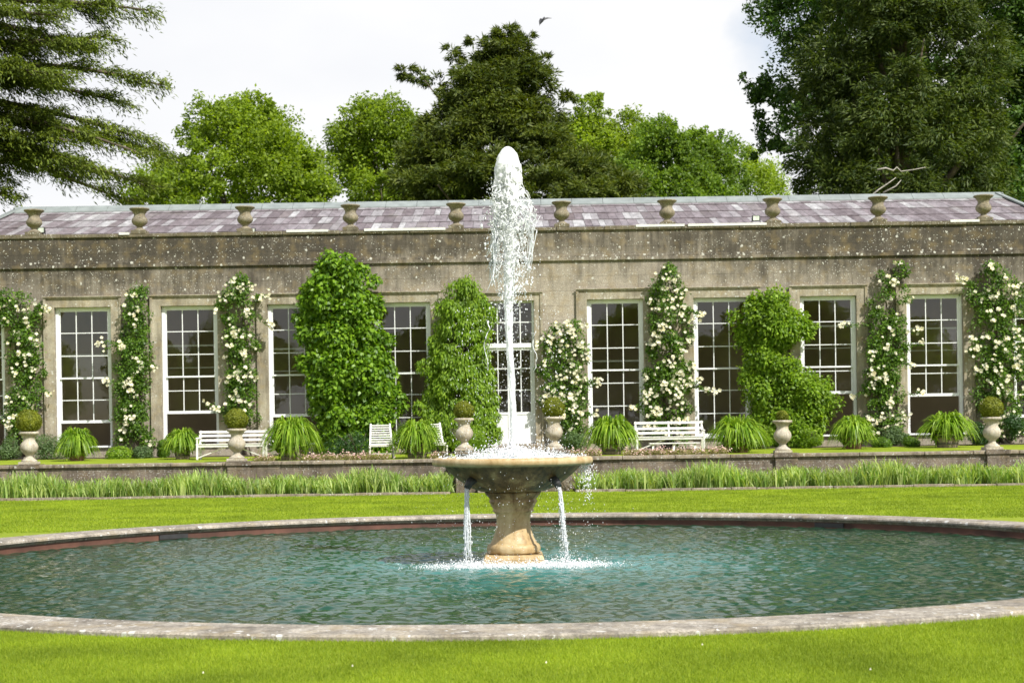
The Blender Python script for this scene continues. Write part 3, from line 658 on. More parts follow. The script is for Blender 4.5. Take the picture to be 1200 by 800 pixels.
# irises
def iris(x0, x1, nfan):
    Ps = []; An = []; n = 0
    cx = rng.uniform(x0, x1, nfan); cy = rng.uniform(41.15, 42.6, nfan); k = 8
    P = np.stack([np.repeat(cx, k)+rng.normal(0, .05, nfan*k), np.repeat(cy, k)+rng.normal(0, .04, nfan*k), np.full(nfan*k, .03)], 1)
    sgn = rng.choice([-1, 1], nfan*k); ang = np.where(sgn > 0, 0, np.pi)+rng.normal(0, .7, nfan*k)
    hmul = .85+.25*np.sin(np.repeat(cx, k)*2.1)*np.sin(np.repeat(cx, k)*.7+1)+rng.normal(0, .05, nfan*k)
    H_ = rng.uniform(.26, .68, nfan*k)*hmul; return strips(P, ang, rng.uniform(.02, .34, nfan*k), H_, rng.uniform(.025, .045, nfan*k), 4, .5, rng.normal(0, .4, nfan*k))
for x0, x1, lb in ((-20, -1.62, 'left'), (1.62, 20, 'right')):
    setp(np_obj('iris_foliage', *iris(x0, x1, 1150), M['f_iris']), 'dense row of pale green iris leaves below the terrace wall, %s of the fountain' % lb, 'iris leaves', kind='stuff')

# ------------------------------------------------------------------ orangery
BAY = 3.354; X0 = -.05; HB = 20.2
og = thing('orangery', (0, FY, FZ), 'long grey stone orangery with tall sash windows and purple slate roof', 'building')
def oz(z): return z-FZ
WT, WB, GW, SW = 5.70, 1.34, .89, .31
mb = MB(); ks = list(range(-1, 10)); TOP = 7.88
edges = []
for k in ks:
    xc = X0+BAY*(k-4); hw = .80 if k == 4 else GW; edges.append((xc-hw, xc+hw, k))
x = -HB
for a_, b_, k in edges:
    mb.box(x, a_, 0, .5, oz(.7), oz(WT)); x = b_
    if k != 4: mb.box(a_, b_, 0, .5, oz(.7), oz(WB-.06))
mb.box(x, HB, 0, .5, oz(.7), oz(WT))
mb.box(-HB, HB, 0, .5, oz(WT), oz(TOP))
for sx_ in (-1, 1): mb.box(min(sx_*HB, sx_*(HB-.5)), max(sx_*HB, sx_*(HB-.5)), .5, 8, oz(.7), oz(TOP))
mb.box(-HB, HB, 8, 8.5, oz(.7), oz(TOP))
mb.build('facade_wall', M['wall'], og)
# string course / cornice mouldings
mb = MB(); mb.box(-HB-.02, HB+.02, -.07, -.002, oz(6.93), oz(7.04)); mb.box(-HB-.01, HB+.01, -.035, -.003, oz(7.042), oz(7.12)); mb.build('cornice', M['wall'], og, bevel=.012)
mb = MB(); x = -HB
while x < HB:
    ln = random.uniform(1.2, 2.2); mb.box(x, min(HB, x+ln)-.01, -.06+random.uniform(-.012, .012), .45, oz(TOP), oz(8.0)+random.uniform(-.012, .012)); x += ln
mb.build('parapet_coping', M['parapet'], og, bevel=.02)
for xa, xb, yy in ((336, 385, 271), (427, 522, 269), (745, 802, 266), (806, 898, 265), (1113, 1147, 259), (140, 152, 274)):
    p, q = at(xa, yy, FY), at(xb, yy, FY); mb = MB(); mb.box(p.x, q.x, -.085, -.02, oz(7.955), oz(8.03)); mb.box(p.x, q.x, -.02, .3, oz(8.016), oz(8.034)); mb.build('lead_flashing', M['flash'], og)
# windows
raise_ = {-1: .9, 0: .72, 1: .97, 2: .82, 3: .02, 5: .28, 6: .0, 7: 1.28, 8: 1.16, 9: .45}
wlab = {}
for a_, b_, k in edges:
    xc = (a_+b_)/2; hw = (b_-a_)/2
    # stone surround: flat architrave with raised outer fillet
    mb = MB(); sw = .24 if k == 4 else SW; zt = oz(WT)+sw; zb = oz(FZ) if k == 4 else oz(WB-.06)
    mb.box(-hw-sw, -hw, -.05, -.002, zb, zt); mb.box(hw, hw+sw, -.05, -.002, zb, zt); mb.box(-hw, hw, -.05, -.002, oz(WT), zt)
    mb.box(-hw-sw-.03, -hw-sw+.05, -.085, -.052, zb, zt+.03); mb.box(hw+sw-.05, hw+sw+.03, -.085, -.052, zb, zt+.03); mb.box(-hw-sw+.05, hw+sw-.05, -.085, -.052, zt-.05, zt+.03)
    mb.box(-hw-sw-.05, hw+sw+.05, -.12, -.088, zt+.0, zt+.035)
    wroot = mb.build('door' if k == 4 else 'window', M['surround'], og, (xc, 0, 0), bevel=.006)
    y0 = .1
    if k != 4:
        mb = MB(); fr_ = .10
        mb.box(-hw+.002, -hw+fr_, y0, y0+.16, oz(WB), oz(WT)-.002); mb.box(hw-fr_, hw-.002, y0, y0+.16, oz(WB), oz(WT)-.002); mb.box(-hw+fr_, hw-fr_, y0, y0+.16, oz(WT)-.075, oz(WT)-.002)
        mb.build('frame', M['white'], wroot, bevel=.005)
        mb = MB(); mb.box(-hw-.0, hw+.0, -.09, y0+.2, oz(WB)-.058, oz(WB)-.002); mb.build('sill', M['white'], wroot, bevel=.008)
        gl_, gr_ = -hw+fr_, hw-fr_; zt_, zb_ = oz(WT)-.075, oz(WB); rowh = (zt_-zb_)/6
        for (za, zb2, yy, nm) in ((zb_+3*rowh-.03, zt_, y0+.03, 'upper_sash'), (zb_+raise_[k], zb_+raise_[k]+3*rowh+.03, y0+.09, 'lower_sash')):
            zb2 = min(zb2, zt_-.002) if nm == 'lower_sash' else zb2
            mb = MB(); st = .05; br = .09 if nm == 'lower_sash' else .05
            mb.box(gl_+.002, gl_+st, yy, yy+.045, za, zb2); mb.box(gr_-st, gr_-.002, yy, yy+.045, za, zb2)
            mb.box(gl_+st, gr_-st, yy, yy+.045, za, za+br); mb.box(gl_+st, gr_-st, yy, yy+.045, zb2-.05, zb2)
            iw = (gr_-gl_-2*st)/3
            for j in (1, 2): mb.box(gl_+st+iw*j-.013, gl_+st+iw*j+.013, yy+.004, yy+.04, za+br, zb2-.05)
            for j in (1, 2):
                zz = za+(zb2-za)*j/3
                for c_ in range(3): mb.box(gl_+st+iw*c_+(.013 if c_ else 0), gl_+st+iw*(c_+1)-(.013 if c_ < 2 else 0), yy+.006, yy+.038, zz-.013, zz+.013)
            s_ob = mb.build(nm, M['white'], wroot)
            mb = MB(); mb.add([(gl_+.02, yy+.022, za+.02), (gr_-.02, yy+.022, za+.02), (gr_-.02, yy+.022, zb2-.02), (gl_+.02, yy+.022, zb2-.02)], [(0, 1, 2, 3)])
            pn = mb.build('pane', M['glass'], s_ob if False else wroot)
    else:
        z0 = oz(1.2); mb = MB(); mb.box(-hw+.002, -hw+.08, y0, y0+.14, z0, oz(WT)); mb.box(hw-.08, hw-.002, y0, y0+.14, z0, oz(WT)); mb.box(-hw+.08, hw-.08, y0, y0+.14, oz(WT)-.06, oz(WT)-.002)
        tzr = oz(4.3); mb.box(-hw+.08, hw-.08, y0-.01, y0+.14, tzr-.07, tzr+.07); mb.build('frame', M['white'], wroot, bevel=.005)
        mb = MB()
        for j in range(1, 4): xx = -hw+.08+(2*hw-.16)*j/4; mb.box(xx-.016, xx+.016, y0+.05, y0+.09, tzr+.07, oz(WT)-.06)
        mb.box(-hw+.08, hw-.08, y0+.052, y0+.088, oz(5.02), oz(5.05)); mb.build('fanlight', M['white'], wroot)
        for sg in (-1, 1):
            xa, xb = (-hw+.083, -.004) if sg < 0 else (.004, hw-.083); mb = MB(); ya, yb = y0+.04, y0+.09
            mb.box(xa, xa+.06, ya, yb, z0, tzr-.073); mb.box(xb-.06, xb, ya, yb, z0, tzr-.073); mb.box(xa+.06, xb-.06, ya, yb, tzr-.15, tzr-.073); mb.box(xa+.06, xb-.06, ya, yb, oz(2.12), oz(2.2))
            mb.box(xa+.06, xb-.06, ya+.015, yb-.01, z0+.12, oz(2.12)); mb.box(xa+.06, xb-.06, ya, yb, z0, z0+.12)
            xm = (xa+xb)/2; mb.box(xm-.015, xm+.015, ya+.005, yb-.005, oz(2.2), tzr-.15)
            for zz in (2.88, 3.56): mb.box(xa+.06, xm-.015, ya+.006, yb-.006, oz(zz), oz(zz)+.03); mb.box(xm+.015, xb-.06, ya+.006, yb-.006, oz(zz), oz(zz)+.03)
            mb.build('door_leaf', M['white'], wroot, bevel=.004)
        mb = MB(); mb.add([(-hw+.09, y0+.065, oz(2.15)), (hw-.09, y0+.065, oz(2.15)), (hw-.09, y0+.065, oz(WT)-.05), (-hw+.09, y0+.065, oz(WT)-.05)], [(0, 1, 2, 3)]); mb.build('pane', M['glass'], wroot)
        mb = MB(); mb.box(-hw-.25, hw+.25, -.6, .2, -.05, z0-.003); mb.build('threshold', M['tcoping'], wroot, bevel=.01)
# interior
mb = MB(); mb.box(-HB+.5, HB-.5, .5, 8, -.1, oz(1.05)); mb.build('interior_floor', M['int_floor'], og)
mb = MB(); mb.box(-HB+.5, HB-.5, 3.6, 3.9, oz(1.05), oz(6.6)); mb.box(-HB+.5, HB-.5, .51, 7.99, oz(6.6), oz(6.75)); mb.build('interior_wall', M['int_wall'], og)
# roof: real slates in courses on two slopes and hips
RY, RZ, RX = 4.0, oz(9.4), 16.65; EY, EZ = .42, oz(7.15)
roof = None
def slates(Aeave, Beave, Aridge, Bridge, rows, name_v):
    V = name_v
    for j in range(rows):
        t0, t1 = j/rows, (j+1)/rows+.02; t1 = min(1, t1)
        a0 = Aeave.lerp(Aridge, t0); b0 = Beave.lerp(Bridge, t0); a1 = Aeave.lerp(Aridge, t1); b1 = Beave.lerp(Bridge, t1)
        Ln = (b0-a0).length; nrm_ = (b0-a0).cross(a1-a0).normalized()
        if nrm_.z < 0: nrm_ = -nrm_
        x = 0
        while x < Ln:
            wd = random.choice([.2, .24, .28, .33, .38]); x1 = min(Ln, x+wd); u0, u1 = x/Ln, x1/Ln
            lift = .03+random.uniform(-.003, .006); g = .005/Ln
            q = [a0.lerp(b0, u0+g)+nrm_*lift, a0.lerp(b0, u1-g)+nrm_*lift, a1.lerp(b1, min(1, max(0, (u1-g))))+nrm_*.006, a1.lerp(b1, u0+g)+nrm_*.006]
            lo = [q[0]-nrm_*.02, q[1]-nrm_*.02]
            V.add(q+lo, [(0, 1, 2, 3), (4, 5, 1, 0)]); x = x1
EXX = 19.4
mb = MB(); e = [Vector((-EXX, EY, EZ)), Vector((EXX, EY, EZ)), Vector((EXX, 2*RY-EY, EZ)), Vector((-EXX, 2*RY-EY, EZ))]; rl, rr_ = Vector((-RX, RY, RZ)), Vector((RX, RY, RZ))
slates(e[0], e[1], rl, rr_, 8, mb); slates(e[2], e[3], rr_, rl, 8, mb); slates(e[1], e[2], rr_, rr_, 8, mb); slates(e[3], e[0], rl, rl, 8, mb)
roof = mb.build('roof', M['slate'], og)
mb = MB(); dn = Vector((0, 0, -.03)); mb.add([v+dn for v in e]+[rl+dn, rr_+dn], [(0, 1, 5, 4), (2, 3, 4, 5), (1, 2, 5), (3, 0, 4)]); mb.build('roof_deck', M['dark'], og)
mb = MB()
x = -RX-.1
while x < RX+.1:
    ln = 1.05; x1 = min(RX+.1, x+ln)-.012
    V = [(x, RY-.34, RZ-.15), (x1, RY-.34, RZ-.15), (x1, RY, RZ+.075), (x, RY, RZ+.075), (x, RY+.34, RZ-.15), (x1, RY+.34, RZ-.15), (x, RY-.34, RZ-.19), (x1, RY-.34, RZ-.19)]
    mb.add(V, [(0, 1, 2, 3), (3, 2, 5, 4), (6, 7, 1, 0), (0, 3, 4), (1, 5, 2)]); x += ln
for s_, c0_ in ((-1, rl), (1, rr_)):
    for c1_ in (e[0], e[3]) if s_ < 0 else (e[1], e[2]):
        mb.bar(c0_+Vector((0, 0, .03)), c1_+Vector((0, 0, .05)), .34, .05)
mb.build('ridge_capping', M['lead'], og)

# urns --------------------------------------------------------------
def urn_body(prof, mat, parent, base, name='vase', seg=40):
    mb = MB(); mb.lathe(prof, seg, wob=.02); mb.build(name, mat, parent, smooth=True)
PR_ROOF = [(.2, .06), (.205, .09), (.16, .12), (.10, .15), (.09, .19), (.12, .22), (.2, .27), (.245, .34), (.25, .39), (.23, .45), (.185, .51), (.17, .56), (.185, .62), (.23, .68), (.285, .725), (.31, .74), (.315, .765), (.3, .78), (.25, .775), (.19, .7), (.01, .68)]
PR_TERR = [(.21, .07), (.215, .1), (.16, .14), (.10, .19), (.09, .235), (.12, .27), (.13, .28), (.2, .34), (.235, .42), (.24, .49), (.215, .56), (.17, .62), (.155, .67), (.165, .73), (.2, .785), (.25, .815), (.268, .83), (.27, .865), (.255, .885), (.2, .87), (.16, .8), (.01, .79)]
ro = ['leftmost urn on the parapet above the far left window, under the cedar', 'stone second roof urn from the left, below the hanging cedar tips', 'third roof urn from the left, above the rose over the left bench', 'fourth roof urn from the left, directly above the tall bushy climber', 'fifth roof urn from the left, first one left of the water jet',
      'sixth roof urn from the left, first one right of the water jet', 'seventh roof urn from the left, above the tallest rose by the right hand bench', 'eighth roof urn from the left, beside the right hand floodlight', 'ninth roof urn from the left, under the bare pale branches', 'rightmost urn on the parapet near the hip of the roof']
for i in range(10):
    x = -15.0+3.334*i; t = thing('stone_urn', (x, FY+.16, 8.0), ro[i], 'urn', 'urns along the roof parapet', random.uniform(0, 3))
    mb = MB(); rot = Matrix.Rotation(-t.rotation_euler[2], 3, 'Z'); mb.box(-.24, .24, -.22, .22, -.012, .10, rot, (0, 0, 0)); mb.build('base', M['parapet'], t, bevel=.01)
    urn_body([(r_, z+.03) for r_, z in PR_ROOF], M['urn_roof'], t, 0)
for (px, py), lb in zip(((48, 270), (295, 271), (886, 256)), ('left roof floodlight beside the leftmost roof urn', 'roof floodlight beside the third roof urn from the left', 'right roof floodlight beside the eighth roof urn')):
    p = at(px, py, FY+.2); t = thing('floodlight', (p.x, FY+.2, 8.0), 'small square '+lb, 'floodlight', 'floodlights on the parapet')
    mb = MB(); zc = p.z-8.0+.0; mb.box(-.12, .12, -.03, .08, zc-.09, zc+.10); mb.build('housing', M['dark'], t, bevel=.01)
    mb = MB(); mb.box(-.095, .095, -.036, -.032, zc-.065, zc+.075); mb.build('lens', M['bulb'], t)
    mb = MB(); mb.box(-.14, -.122, 0, .03, -.01, zc); mb.box(.122, .14, 0, .03, -.01, zc); mb.box(-.14, .14, 0, .03, -.03, -.011); mb.build('bracket', M['dark'], t)

def leafball(c, r, n, L_, W_, squash=1.0, lump=.08):
    d = rdir(n); k = np.array([mnoise.noise(Vector(q)*2.5) for q in d[:min(n, 4000)]]) if n <= 4000 else 0
    rr = r*(1+lump*k-.12*rng.uniform(0, 1, n)**2); P = c+d*rr[:, None]*np.array([1, 1, squash]); Nn = norm(d+rng.normal(0, .5, (n, 3))); T = np.cross(Nn, rdir(n)); return leaves(P, T, Nn, L_*rng.uniform(.7, 1.3, n), W_, .1)
uspec = [(-13.15, .345, 0, 'leftmost pale stone urn on the terrace wall', 'large clipped box ball in the leftmost terrace urn'), (-7.5, .31, 0, 'pale stone urn on the terrace wall in front of the left white bench', 'box ball in the urn in front of the left white bench'),
         (-1.3, .27, .19, 'pale stone urn on the step pier just left of the water jet', 'small box ball in the urn just left of the water jet'), (1.14, .30, .19, 'pale stone urn on the step pier just right of the water jet', 'box ball in the urn just right of the water jet'),
         (7.36, .155, 0, 'pale stone urn on the terrace wall in front of the spreading green bush', 'smallest box ball, in the urn before the spreading green bush'), (13.06, .315, 0, 'rightmost pale stone urn on the terrace wall', 'wide dark box ball in the rightmost terrace urn')]
for x, br, dz, lu, lbx in uspec:
    z0 = TZ+.016+dz; y0 = TY+.2
    t = thing('stone_urn', (x, y0, z0), lu, 'urn', 'urns on the terrace wall', random.uniform(-.1, .1))
    mb = MB(); mb.box(-.235, .235, -.235, .235, 0, .07); mb.build('base', M['urn'], t, bevel=.012); urn_body(PR_TERR, M['urn'], t, 0)
    bt = thing('box_ball', (x, y0, z0+.8), lbx, 'topiary ball', 'clipped box balls in the urns')
    mb = MB(); V0, F0 = ICO3; mb.add([(v[0]*br*.9, v[1]*br*.9, .06+br*.86+v[2]*br*.84) for v in V0], [tuple(f) for f in F0]); mb.build('core', M['f_box'], bt, smooth=True)
    V, F = leafball(np.array([0, 0, .06+br*.86]), br, 3800, .04, .028, .95, .1); np_obj('clipped_foliage', V, F, M['f_box'], bt)

# ------------------------------------------------------------------ furniture
def bench(x, y, wd, h, rotz, label):
    t = thing('garden_bench', (x, y, tz(y)), label, 'bench', 'white garden benches', rotz); hw = wd/2; m = M['wood_white']
    for sx_ in (-1, 1):
        mb = MB(); mb.bar((sx_*(hw-.04), -.28, 0), (sx_*(hw-.04), -.26, .43), .055, .055); mb.build('leg', m, t, bevel=.005)
        mb = MB(); mb.bar((sx_*(hw-.04), .28, 0), (sx_*(hw-.04), .2, .44), .055, .055); mb.build('leg', m, t, bevel=.005)
        mb = MB(); mb.bar((sx_*(hw-.04), -.31, .62), (sx_*(hw-.04), .27, .64), .06, .04); mb.bar((sx_*(hw-.04), -.26, .43), (sx_*(hw-.04), -.28, .62), .045, .045); mb.build('armrest', m, t, bevel=.005)
    mb = MB()
    for k in range(5): mb.box(-hw, hw, -.29+k*.105, -.205+k*.105, .43, .455)
    mb.box(-hw+.02, hw-.02, -.27, -.24, .36, .428); mb.build('seat', m, t, bevel=.004)
    mb = MB()
    for xx in (-hw+.04, 0, hw-.04): mb.bar((xx, .2, .44), (xx, .33, h), .055, .04)
    for k, zz in enumerate((.56, .69, h-.04)):
        yy = .2+.13*(zz-.44)/(h-.44)-.035; mb.box(-hw, hw, yy-.012, yy+.012, zz-.035, zz+.035)
    mb.build('backrest', m, t, bevel=.004)
    mb = MB(); mb.bar((-hw+.05, -.2, .06), (-.05, -.05, .4), .025, .025); mb.bar((hw-.05, -.2, .06), (.05, -.05, .4), .025, .025); mb.build('brace', m, t)
p = at(272, 537, 46.2); bench(p.x, 46.2, 2.0, .84, .0, 'white slatted garden bench behind the second terrace urn from the left')
p = at(785, 528, 47.0); bench(p.x, 47.0, 2.05, .9, .0, 'white slatted garden bench under the cream rose, right of the door')
p = at(790, 528, 45.6); t = thing('low_table', (p.x, 45.6, tz(45.6)), 'low white slatted table in front of the right hand bench', 'table')
mb = MB()
for k in range(4): mb.box(-.72, .72, -.2+k*.105, -.115+k*.105, .27, .3)
mb.build('table_top', M['wood_white'], t, bevel=.004)
for xx in (-.6, 0, .6):
    mb = MB(); mb.bar((xx-.04, -.17, 0), (xx, -.12, .27), .05, .04); mb.bar((xx+.04, .17, 0), (xx, .12, .27), .05, .04); mb.bar((xx, -.15, .25), (xx, .15, .25), .04, .03); mb.build('leg', M['wood_white'], t)
def steamer(x, y, rotz, label):
    t = thing('slatted_chair', (x, y, tz(y)), label, 'chair', 'slatted wooden terrace chairs', rotz); m = M['wood_white']
    mb = MB()
    for k in range(6): mb.box(-.31, .31, -.42+k*.105, -.34+k*.105, .33+.012*(5-k), .352+.012*(5-k))
    for sx_ in (-1, 1): mb.box(sx_*.33-.02, sx_*.33+.02, -.45, .2, .29, .335)
    mb.build('seat', m, t, bevel=.003)
    mb = MB(); a0 = Vector((0, .16, .36)); a1 = Vector((0, .52, .98))
    for sx_ in (-1, 1): mb.bar(a0+Vector((sx_*.31, 0, 0)), a1+Vector((sx_*.27, 0, 0)), .045, .035)
    for k in range(9):
        q = a0.lerp(a1, (k+.7)/9.4); wv = .29-.03*k/9; mb.bar(q+Vector((-wv, 0, 0)), q+Vector((wv, 0, 0)), .02, .034)
    mb.build('backrest', m, t, bevel=.003)
    for sx_ in (-1, 1):
        mb = MB(); mb.bar((sx_*.33, -.4, 0), (sx_*.33, -.34, .33), .045, .05); mb.build('leg', M['wood_grey'], t)
        mb = MB(); mb.bar((sx_*.33, .3, 0), (sx_*.33, .1, .33), .045, .05); mb.build('leg', M['wood_grey'], t)
    mb = MB(); mb.box(-.33, .33, -.4, -.37, .12, .15); mb.build('stretcher', M['wood_grey'], t)
p = at(447, 536, 44.9); steamer(p.x, 44.9, .12, 'white slatted reclining chair in front of the tall bushy climber')
p = at(508, 535, 45.4); steamer(p.x, 45.4, .2, 'white slatted reclining chair partly hidden behind a daylily tub')

# ------------------------------------------------------------------ daylilies in tubs
lil = [(90, 536, 22, 36, 'terracotta', 'in front of the second window from the left', .10), (214, 536, 21, 34, 'tub', 'left of the left white bench', .5), (342, 540, 32, 47, 'tub', 'right of the left white bench, the biggest', .16), (489, 541, 29, 42, 'tub', 'between the two slatted chairs', .42),
       (717, 533, 29, 42, 'tub', 'left of the right white bench', .32), (864, 531, 32, 40, 'terracotta', 'right of the right white bench', .15), (1000, 523, 24, 36, 'terracotta', 'below the half open window right of the spreading bush', .1), (1110, 521, 31, 39, 'tub', 'below the window left of the rightmost urn', .1)]
for px, py, hw_, hh, mt, where, vis in lil:
    D = 44.6 if py > 530 and px > 300 else 47.0
    if px in (864, 717): D = 45.2
    p = at(px, py, D); s = FPX/D; zg = tz(D); tr = hw_/s*.44; th = .4 if mt == 'tub' else .34
    t = thing('planter_tub', (p.x, D, zg), '%s planter %s' % ('round terracotta' if mt == 'terracotta' else 'old wooden', where), 'planter', 'planters along the terrace')
    mb = MB(); mb.lathe([(tr*.85, 0), (tr*.95, th*.4), (tr*1.03, th-.03), (tr*1.08, th-.028), (tr*1.08, th), (tr*.95, th), (tr*.9, th-.07), (.01, th-.07)], 28); mb.build('tub', M[mt], t, smooth=False, bevel=.004)
    if mt == 'tub':
        for zz in (.3, .78): mb = MB(); q = tr*(.86+.17*zz)+.006; mb.lathe([(q, th*zz-.02), (q+.006, th*zz-.02), (q+.008, th*zz+.02), (q, th*zz+.02)], 28); mb.f = mb.f[:-2]; mb.build('hoop', M['hoop'], t)
    n = 520; rr_2 = hw_/s; htop = hh/s-th+.02
    a = rng.uniform(0, 2*np.pi, n); q = tr*.75*np.sqrt(rng.uniform(0, 1, n)); P = np.stack([q*np.cos(a), q*np.sin(a), np.full(n, 0.0)], 1)
    reach = rng.uniform(.1, 1.0, n)**.75*(rr_2*1.25-q*.6); lean = reach/rr_2; Hh = 1.05*htop*rng.uniform(.7, 1.1, n)*np.clip(1.25-.55*lean, .5, 1.2)
    fall = np.clip(.45+.62*lean+rng.normal(0, .13, n)-.02, .5, 1.1)
    V, F = strips(P, a+rng.normal(0, .35, n), reach, Hh, rng.uniform(.045, .085, n), 7, fall, rng.normal(0, .5, n))
    V2, F2 = leafball(np.array([0, 0, .12]), min(rr_2*.62, htop*.7), 500, .3, .05, .8, .2); V, F = merge([(V, F), (V2, F2)])
    d = thing('daylily', (p.x, D, zg+th-.06), 'arching green daylily '+where, 'daylily', 'daylilies in planters'); np_obj('leaves', V, F, M['f_lily'], d)

# ------------------------------------------------------------------ shrubs and low plants at the foot of the facade
def mound(px, py, wpx, hpx, D, mat, label, L_=.06, W_=.03, n=1600, name='low_shrub', lumps=9, cat='shrub'):
    p = at(px, py, D); s = FPX/D; w_, h_ = wpx/2/s, hpx/s; zg = tz(min(D, 49.9)); t = thing(name, (p.x, D, zg), label, cat, 'plants along the facade bed'); parts = []
    for k in range(lumps):
        a = random.uniform(0, 6.283); q = random.uniform(0, .62); r_ = min(w_, h_)*random.uniform(.42, .6); c = np.array([w_*q*math.cos(a)*1.1, min(w_, .45)*q*math.sin(a), max(r_*.4, (h_-r_)*random.uniform(.25, .98)*(1-.35*q))]); parts.append(leafball(c, r_, n//lumps*2, L_, W_, .95, .2))
    np_obj('foliage', *merge(parts), mat, t)
    mb = MB()
    for k in range(5): a = random.uniform(0, 6.283); mb.tube([(0, 0, 0), (.3*w_*math.cos(a), .3*w_*math.sin(a), h_*.4), (.6*w_*math.cos(a), .5*w_*math.sin(a), h_*.75)], [.02, .014, .006], 5)
    mb.build('stem', M['bark'], t); return t
for a in [(52, 536, 46, 34, 48.9, M['f_grey'], 'grey green herb bush left of the second window from the left'), (12, 537, 30, 30, 48.9, M['f_grey'], 'grey green herb bush at the left edge behind the leftmost urn'),
          (140, 536, 44, 17, 48.6, M['f_lily'], 'low bright catmint mound left of the second rose'), (170, 536, 30, 16, 48.6, M['f_grey'], 'low grey catmint mound at the foot of the second rose'),
          (190, 530, 22, 24, 48.8, M['f_rose'], 'small leafy bush between the second rose and the daylily planter'), (893, 521, 40, 36, 48.3, M['f_wist2'], 'yellow green bush behind the daylily planter right of the right bench'),
          (672, 524, 40, 26, 48.6, M['f_grey'], 'grey green bush right of the step urns'), (1050, 522, 34, 34, 49.0, M['f_grey'], 'grey green bush under the rose right of the half open window'), (1033, 524, 28, 13, 48.2, M['f_rose'], 'low green mound in front of the right rose'),
          (1148, 521, 34, 32, 48.6, M['f_dark'], 'dark glossy shrub just left of the rightmost urn'), (1185, 520, 30, 40, 48.8, M['f_dark'], 'dark glossy shrub at the right edge behind the rightmost urn'), (1068, 523, 22, 15, 48.2, M['f_rose'], 'low fresh green plant left of the last daylily planter'),
          (420, 536, 84, 34, 48.2, M['f_dark'], 'dark leafy undergrowth at the foot of the tall bushy climber'), (545, 531, 60, 40, 48.2, M['f_wist2'], 'green bush at the foot of the drooping climber left of the door'), (950, 524, 26, 26, 48.3, M['f_wist2'], 'green bush below the spreading wall shrub')]:
    mound(*a)
# rockery flowers along the terrace edge
def low_strip(spans, label, seed):
    parts = []; fl = []
    for xa, xb, y, D in spans:
        for i in range(int((xb-xa)*1.3)):
            px = random.uniform(xa, xb); p = at(px, y, D); D2 = D+random.uniform(-.35, .35); r_ = random.uniform(.05, .13); c = np.array([p.x, D2, tz(D2)+r_*.55]); parts.append(leafball(c, r_, 46, .05, .02, .9, .3))
            if random.random() < .6: q = c+rng.normal(0, .08, (7, 3))*np.array([1, 1, .6])+np.array([0, 0, r_*.8]); Nn = norm(rng.normal(0, .5, (7, 3))+np.array([0, -.4, 1])); fl.append(leaves(q, np.cross(Nn, rdir(7)), Nn, .05, .05, 0))
    setp(np_obj('rockery_plants', *merge(parts), M['f_peren']), label, 'ground cover', kind='stuff'); setp(np_obj('rockery_flowers', *merge(fl), M['pink']), 'tiny pale pink flowers '+label.split('plants ')[1], 'flowers', kind='stuff')
low_strip([(300, 320, 538, 43.75), (356, 455, 537, 43.75), (505, 525, 536, 43.7)], 'low straw coloured rockery plants on the terrace edge left of the steps', 1)
low_strip([(640, 700, 533, 43.8), (733, 850, 532, 43.75)], 'low straw coloured rockery plants on the terrace edge right of the steps', 2)

